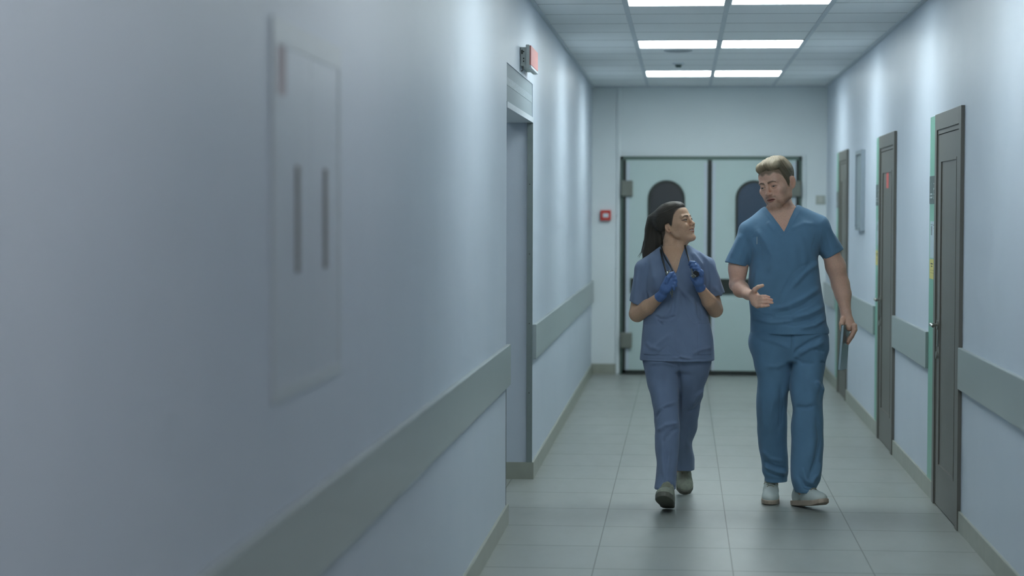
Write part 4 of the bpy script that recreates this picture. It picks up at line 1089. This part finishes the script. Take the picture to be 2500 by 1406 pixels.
# ---- hair: pulled back into a ponytail
hw = [('u', ell((0, .022, .038), (.0745, .0985, .089)), 0), ('u', ell((0, -.012, 0), (.0660, .077, .084)), .02), ('u', ell((0, -.004, .085), (.052, .076, .038)), .02), ('u', ell((0, .055, .035), (.066, .072, .070)), .02)]
hww = [(o, xf([p], Mw, TW)[0], k) for o, p, k in hw]
hww += [('i', Prim(lambda P: ((hair_edge_w((P-TW) @ inv_w.T)-((P-TW) @ inv_w.T)[..., 2])*.7)*.96, TW, 9), .005)]
pt_ = [w_(1622, 528, .07), w_(1603, 541, .10), w_(1597, 562, .115), w_(1597, 590, .12), w_(1591, 618, .125), w_(1583, 645, .13)]
hww += [('u', c, .03) for c in chain(pt_, [.050, .046, .045, .046, .044, .026])]
hww += [('u', cone(w_(1606, 570, .10), w_(1604, 605, .11), .035, .032), .02), ('u', ell(w_(1612, 585, .07), (.022, .03, .05)), .02)]
def paint_hair_w(V):
    q = V-w_(1605, 541, .1); t = np.clip((q[:, 2]+.01)/.05, 0, 1)
    c = t*(.47*q[:, 0]-.88*q[:, 2]+.3*q[:, 1])+(1-t)*(q[:, 0]+.5*q[:, 1]+.06*q[:, 2])
    return np.c_[np.full((len(V), 3), .05), c]
def strands_w(V):
    L = V-TW; u = L[:, 0]*1.0+L[:, 1]*.6+.15*L[:, 2]; return .0005*np.sin(u*150+2*np.sin(L[:, 2]*18+L[:, 1]*12))+wrinkle(.0012, 45, 9)(V)
hr = sculpt('hair', M['hair_w'], hww, np.arange(w_(1555, 1)[0], w_(1700, 1)[0], .0026), np.arange(YW-.15, YW+.22, .0026), np.arange(w_(0, 665)[2], w_(0, 482)[2], .0026), wom, smooth=1, disp=strands_w, paint=paint_hair_w)
b = MB(); rs = random.Random(3)
for q in range(26):
    x0 = 1596+rs.uniform(-14, 14); d0 = .12+rs.uniform(-.02, .03); k = rs.uniform(-1, 1)
    b.tube([w_(x0-2, 560, d0), w_(x0-9+3*k, 590, d0), w_(x0-12+6*k, 615, d0), w_(x0-18+9*k, 632+6*k, d0)], [.0018, .0022, .0018, .0006], 5)
for q in range(5):
    k = rs.uniform(-1, 1); b.tube([w_(1590, 530, .1), w_(1578+2*k, 552, .1), w_(1572+3*k, 585, .11), w_(1568+4*k, 612, .12)], [.0004, .0004, .0004, .0003], 4)
b.build('loose_strands', M['hair_w'], hr)
# ---- scrub top with pockets
sa, sb = w_(1558, 746, -.005), w_(1751, 722, -.005)
tpw = [('u', tw.prim(0, rnd=.004), 0), ('u', ell(w_(1617, 690, -.055), (.070, .070, .075)), .03), ('u', ell(w_(1684, 690, -.055), (.070, .070, .075)), .03),
       ('u', cone(w_(1613, 620, .015), w_(1573, 655, .005), .030, .050), .03), ('u', cone(w_(1680, 615, .015), w_(1722, 648, .005), .030, .050), .03),
       ('u', sleeve(w_(1573, 662, .0), sa, .050, .053, (-.42, -.05, -.9), w_(1558, 745, 0), ((1, 0, 0), .97), .046), .02),
       ('u', sleeve(w_(1724, 655, .0), sb, .050, .046, (.36, -.05, -.93), w_(1751, 722, 0), ((1, 0, 0), .97), .041), .02),
       ('s', vneck(w_(1650, 667, -.1), w_(1613, 603, -.05), w_(1673, 598, -.05), YW+.02), .0015),
       ('s', cone(w_(1640, 570, .03), w_(1645, 610, .03), .052, .054), .002),
       ('s', comp([('u', tw.prim(.010, .03, -(tw.z1-tw.z0-.03)), 0)], tw.c, tw.rad), .002)]
FW = [([(1578, 640), (1572, 690), (1580, 738)], -.006, .010), ([(1560, 650), (1552, 700), (1548, 745)], .004, .012), ([(1566, 660), (1562, 720)], -.003, .008), ([(1722, 640), (1728, 680), (1726, 715)], -.005, .010), ([(1738, 640), (1752, 680), (1758, 715)], .004, .012), ([(1742, 700), (1755, 712), (1764, 726)], .005, .008),
      ([(1590, 610), (1592, 650), (1600, 690)], .003, .014), ([(1690, 615), (1705, 635), (1716, 650)], .005, .009), ([(1684, 618), (1694, 645), (1705, 660)], -.004, .007), ([(1702, 612), (1712, 622), (1730, 640)], .004, .008),
      ([(1655, 690), (1668, 710), (1690, 735), (1700, 760)], .005, .012), ([(1650, 670), (1656, 710), (1652, 760), (1640, 785)], .005, .014), ([(1664, 715), (1672, 745), (1690, 775), (1700, 790)], -.006, .010), ([(1640, 720), (1636, 750), (1622, 775), (1606, 780)], .005, .012),
      ([(1600, 768), (1612, 776), (1632, 776), (1650, 768)], -.005, .007), ([(1606, 778), (1610, 784), (1618, 790)], -.006, .005), ([(1580, 700), (1590, 725), (1612, 735)], .004, .012), ([(1700, 720), (1705, 750), (1712, 780)], -.005, .010),
      ([(1590, 850), (1620, 825), (1640, 812)], .004, .012), ([(1600, 866), (1630, 845), (1650, 860), (1665, 874)], -.004, .010), ([(1650, 800), (1665, 830), (1680, 860)], -.003, .014), ([(1690, 860), (1710, 850), (1736, 846)], .004, .010), ([(1575, 830), (1590, 845), (1612, 850)], .003, .010), ([(1640, 870), (1660, 866), (1690, 872)], .004, .008)]
dw = add_fns(folds(FW, YW), wrinkle(.0015, 40, 5), seam([(1607, 612), (1648, 677)], YW, .0022, .004), seam([(1651, 677), (1680, 604)], YW, .0022, .004),
             seam([(1562, 872), (1652, 874), (1744, 872)], YW, -.0015, .003))
stw = sculpt('scrub_top', M['navy'], tpw, axis([(wx0, .0032), (wx1, 0)]), axis([(YW-.20, .0032), (YW+.0, .006), (YW+.18, 0)]), axis([(w_(0, 884)[2], .0032), (w_(0, 590)[2], 0)]), wom, smooth=1, disp=dw)
# patch pockets: thin layers following the front of the top
def pocket(x0, y0, x1, y1, drop):
    """shell of the top's surface inside an outline"""
    A, B2, C2, D = w_(x0, y0, -.1), w_(x1, y0+drop, -.1), w_(x1, y1, -.1), w_(x0, y1, -.1)
    xa, xb, za, zb = A[0], B2[0], D[2], A[2]
    zl = lambda X: np.interp(X, [xa, xb], [A[2], B2[2]])
    box_ = Prim(lambda P: np.maximum.reduce([xa-P[..., 0], P[..., 0]-xb, za-P[..., 2], P[..., 2]-zl(P[..., 0]), P[..., 1]-(YW-.03)]), ((xa+xb)/2, YW-.1, (za+zb)/2), .2)
    ops = [('u', tw.prim(-.0035), 0), ('i', box_, .002)]
    return sculpt('pocket', M['navy'], ops, np.arange(xa-.006, xb+.008, .003), np.arange(YW-.165, YW-.02, .0025), np.arange(za-.006, max(zb, B2[2])+.008, .003), stw, smooth=1, disp=add_fns(folds(FW, YW), wrinkle(.0015, 40, 5)))
pocket(1571, 793, 1650, 866, 0); pocket(1703, 790, 1738, 866, 0)
# ---- trousers
tr2 = [('u', FL.prim(0, .012, 0), 0), ('u', BL.prim(0, .0, 0), .012), ('u', Loft([(905, 1580, 1728, 0, .10), (880, 1571, 1736, 0, .118), (850, 1572, 1734, 0, .118)], YW).prim(0, rnd=.01), .02),
       ('s', FL.prim(.010, .04, -(FL.z1-FL.z0-.035)), .002), ('s', BL.prim(.010, .04, -(BL.z1-BL.z0-.035)), .002)]
FTW = [([(1657, 885), (1659, 930), (1660, 990), (1660, 1030)], -.006, .006), ([(1590, 885), (1620, 880), (1655, 890)], .004, .010), ([(1610, 995), (1630, 982), (1652, 975)], .005, .010), ([(1600, 1015), (1618, 990), (1640, 985)], -.004, .008), ([(1605, 1045), (1625, 1030), (1655, 1025)], .005, .010),
       ([(1618, 1070), (1640, 1045), (1656, 1038)], -.005, .009), ([(1620, 1060), (1618, 1110), (1626, 1160)], .005, .010), ([(1636, 1080), (1632, 1120), (1628, 1150)], .004, .010), ([(1628, 1090), (1626, 1140), (1624, 1180)], -.004, .007), ([(1630, 1160), (1640, 1168), (1648, 1178)], -.005, .007),
       ([(1716, 950), (1700, 965), (1690, 985)], .005, .010), ([(1710, 985), (1695, 1000), (1680, 1005)], -.004, .010), ([(1685, 900), (1690, 950), (1685, 1000)], .003, .018), ([(1680, 1040), (1676, 1080), (1684, 1110)], .004, .012), ([(1600, 920), (1608, 970), (1612, 1010)], .003, .018)]
sculpt('scrub_trousers', M['navy'], tr2, axis([(w_(1558, 1)[0], .004), (w_(1746, 1)[0], 0)]), axis([(YW-.32, .004), (YW+.48, 0)]), axis([(.07, .0042), (w_(0, 845)[2], 0)]), wom, smooth=1, disp=add_fns(folds(FTW, YW, YW+.3), wrinkle(.0016, 34, 2), lo=-.007))
# ---- shoes
Rz, Rx, Ry = rotm(-6, -20, 0)
c0 = W(1626, 1240, 10.62); shoe(wom, (Rz @ Rx)*.92, np.array([c0[0], 10.55, .056]), M['shoe_w'], M['sole_w'], True)
Rz, Rx, Ry = rotm(4, 36, 0)
c0 = W(1669, 1200, 11.24); shoe(wom, (Rz @ Rx)*.92, np.array([c0[0], 11.34, .086]), M['shoe_w'], M['sole_w'], True)
# ---- gloves
for nm, fn, cuff in (('a', hand_a, (w_(1607, 728, -.145), w_(1617, 719, -.168))), ('b', hand_b, (w_(1712, 706, -.142), w_(1707, 697, -.160)))):
    d = (cuff[1]-cuff[0])/np.linalg.norm(cuff[1]-cuff[0])
    ops = fn(1.)+[('u', cone(cuff[0], cuff[1], .0285, .0250), .006), ('i', half(cuff[0]+d*.004, -d), .001)]
    cc = (cuff[1]+fn(1.)[1][1].c)/2
    pc = np.array([p.c-p.r for _, p, _ in fn(1.)]+[cuff[0]-.035]); pd = np.array([p.c+p.r for _, p, _ in fn(1.)]+[cuff[0]+.035])
    ax_ = [np.arange(pc[:, i].min()-.004, pd[:, i].max()+.006, .0020) for i in range(3)]
    sculpt('glove', M['glove'], ops, *ax_, parent=wom, smooth=1)
# ---- the stethoscope round her neck (its own thing)
st = tag(empty('stethoscope', w_(1650, 620, 0)), 'black stethoscope hung round the neck of the woman in blue, held in both gloved hands', 'stethoscope')
def cr(pts, n=8):
    pts = [np.array(p) for p in pts]; t = np.arange(len(pts)); tt = np.linspace(0, len(pts)-1, (len(pts)-1)*n+1)
    return list(catmull(tt, t, np.array(pts)))
b = MB()
b.tube(cr([w_(1684, 648, -.188), w_(1682, 634, -.150), w_(1678, 620, -.110), w_(1674, 606, -.070), w_(1671, 597, -.01), w_(1663, 594, .060), w_(1645, 592, .098), w_(1625, 595, .085), w_(1613, 601, .03), w_(1613, 612, -.04), w_(1617, 630, -.105), w_(1623, 652, -.165), w_(1629, 676, -.212), w_(1636, 700, -.200)]), .0046, 10)
b.tube(cr([w_(1614, 600, .02), w_(1616, 607, -.04), w_(1620, 620, -.090), w_(1628, 636, -.125), w_(1637, 650, -.158), w_(1642, 664, -.190), w_(1641, 690, -.205)]), .0040, 10)
b.build('tubing', M['tubing'], st, smooth=True)
b = MB(); b.cyl(w_(1628, 664, -.200), w_(1630, 672, -.208), .0075); b.cyl(w_(1633, 660, -.17), w_(1634, 668, -.19), .004)
b.tube(cr([w_(1640, 706, -.205), w_(1642, 714, -.198), w_(1640, 726, -.19)]), .0030, 8); b.build('ear_tube', M['chrome'], st, smooth=True)
b = MB(); b.tube(cr([w_(1636, 704, -.20), w_(1637, 712, -.196), w_(1639, 720, -.19)]), .0030, 8)
b.build('ear_tube', M['chrome'], st, smooth=True)
b = MB(); c = w_(1699, 669, -.232); b.cyl(c+np.array([0, .004, 0]), c-np.array([0, .004, -.0]), .017, .016, 28); b.build('chest_piece', M['tubing'], st)
b = MB(); b.cyl(w_(1688, 656, -.218), w_(1692, 672, -.238), .0042); b.cyl(w_(1690, 672, -.242), w_(1694, 677, -.236), .0095, .008, 20); b.cyl(w_(1690, 668, -.238), w_(1699, 675, -.238), .0038); b.build('chest_piece_stem', M['chrome'], st)
# ================================================================== LIGHT
w = bpy.data.worlds.new('world'); S.world = w; w.use_nodes = True
w.node_tree.nodes['Background'].inputs[0].default_value = (.86, .90, .95, 1.)
w.node_tree.nodes['Background'].inputs[1].default_value = .8
# ================================================================== CAMERA
cd = bpy.data.cameras.new('camera'); cam = bpy.data.objects.new('camera', cd); COL.objects.link(cam)
Rm = Matrix(((CR[0], CU[0], -CF[0]), (CR[1], CU[1], -CF[1]), (CR[2], CU[2], -CF[2]))).to_4x4()
cam.matrix_world = Matrix.Translation(Vector(CPOS)) @ Rm
cd.sensor_fit = 'HORIZONTAL'; cd.sensor_width = 36.; cd.lens = FPX/2500*36.
cd.clip_start = .1; cd.clip_end = 100
cd.dof.use_dof = True; cd.dof.focus_distance = 10.75; cd.dof.aperture_fstop = 2.0
S.camera = cam
S.view_settings.view_transform = 'Standard'; S.view_settings.look = 'None'
S.view_settings.exposure = 0.; S.view_settings.gamma = 1.; S.view_settings.use_curve_mapping = False
S.cycles.use_denoising = True
S.cycles.max_bounces = 6; S.cycles.diffuse_bounces = 4; S.cycles.glossy_bounces = 2; S.cycles.transmission_bounces = 1
S.cycles.caustics_reflective = False; S.cycles.caustics_refractive = False
S.cycles.use_adaptive_sampling = True; S.cycles.adaptive_threshold = .2
S.cycles.sample_clamp_indirect = 6.
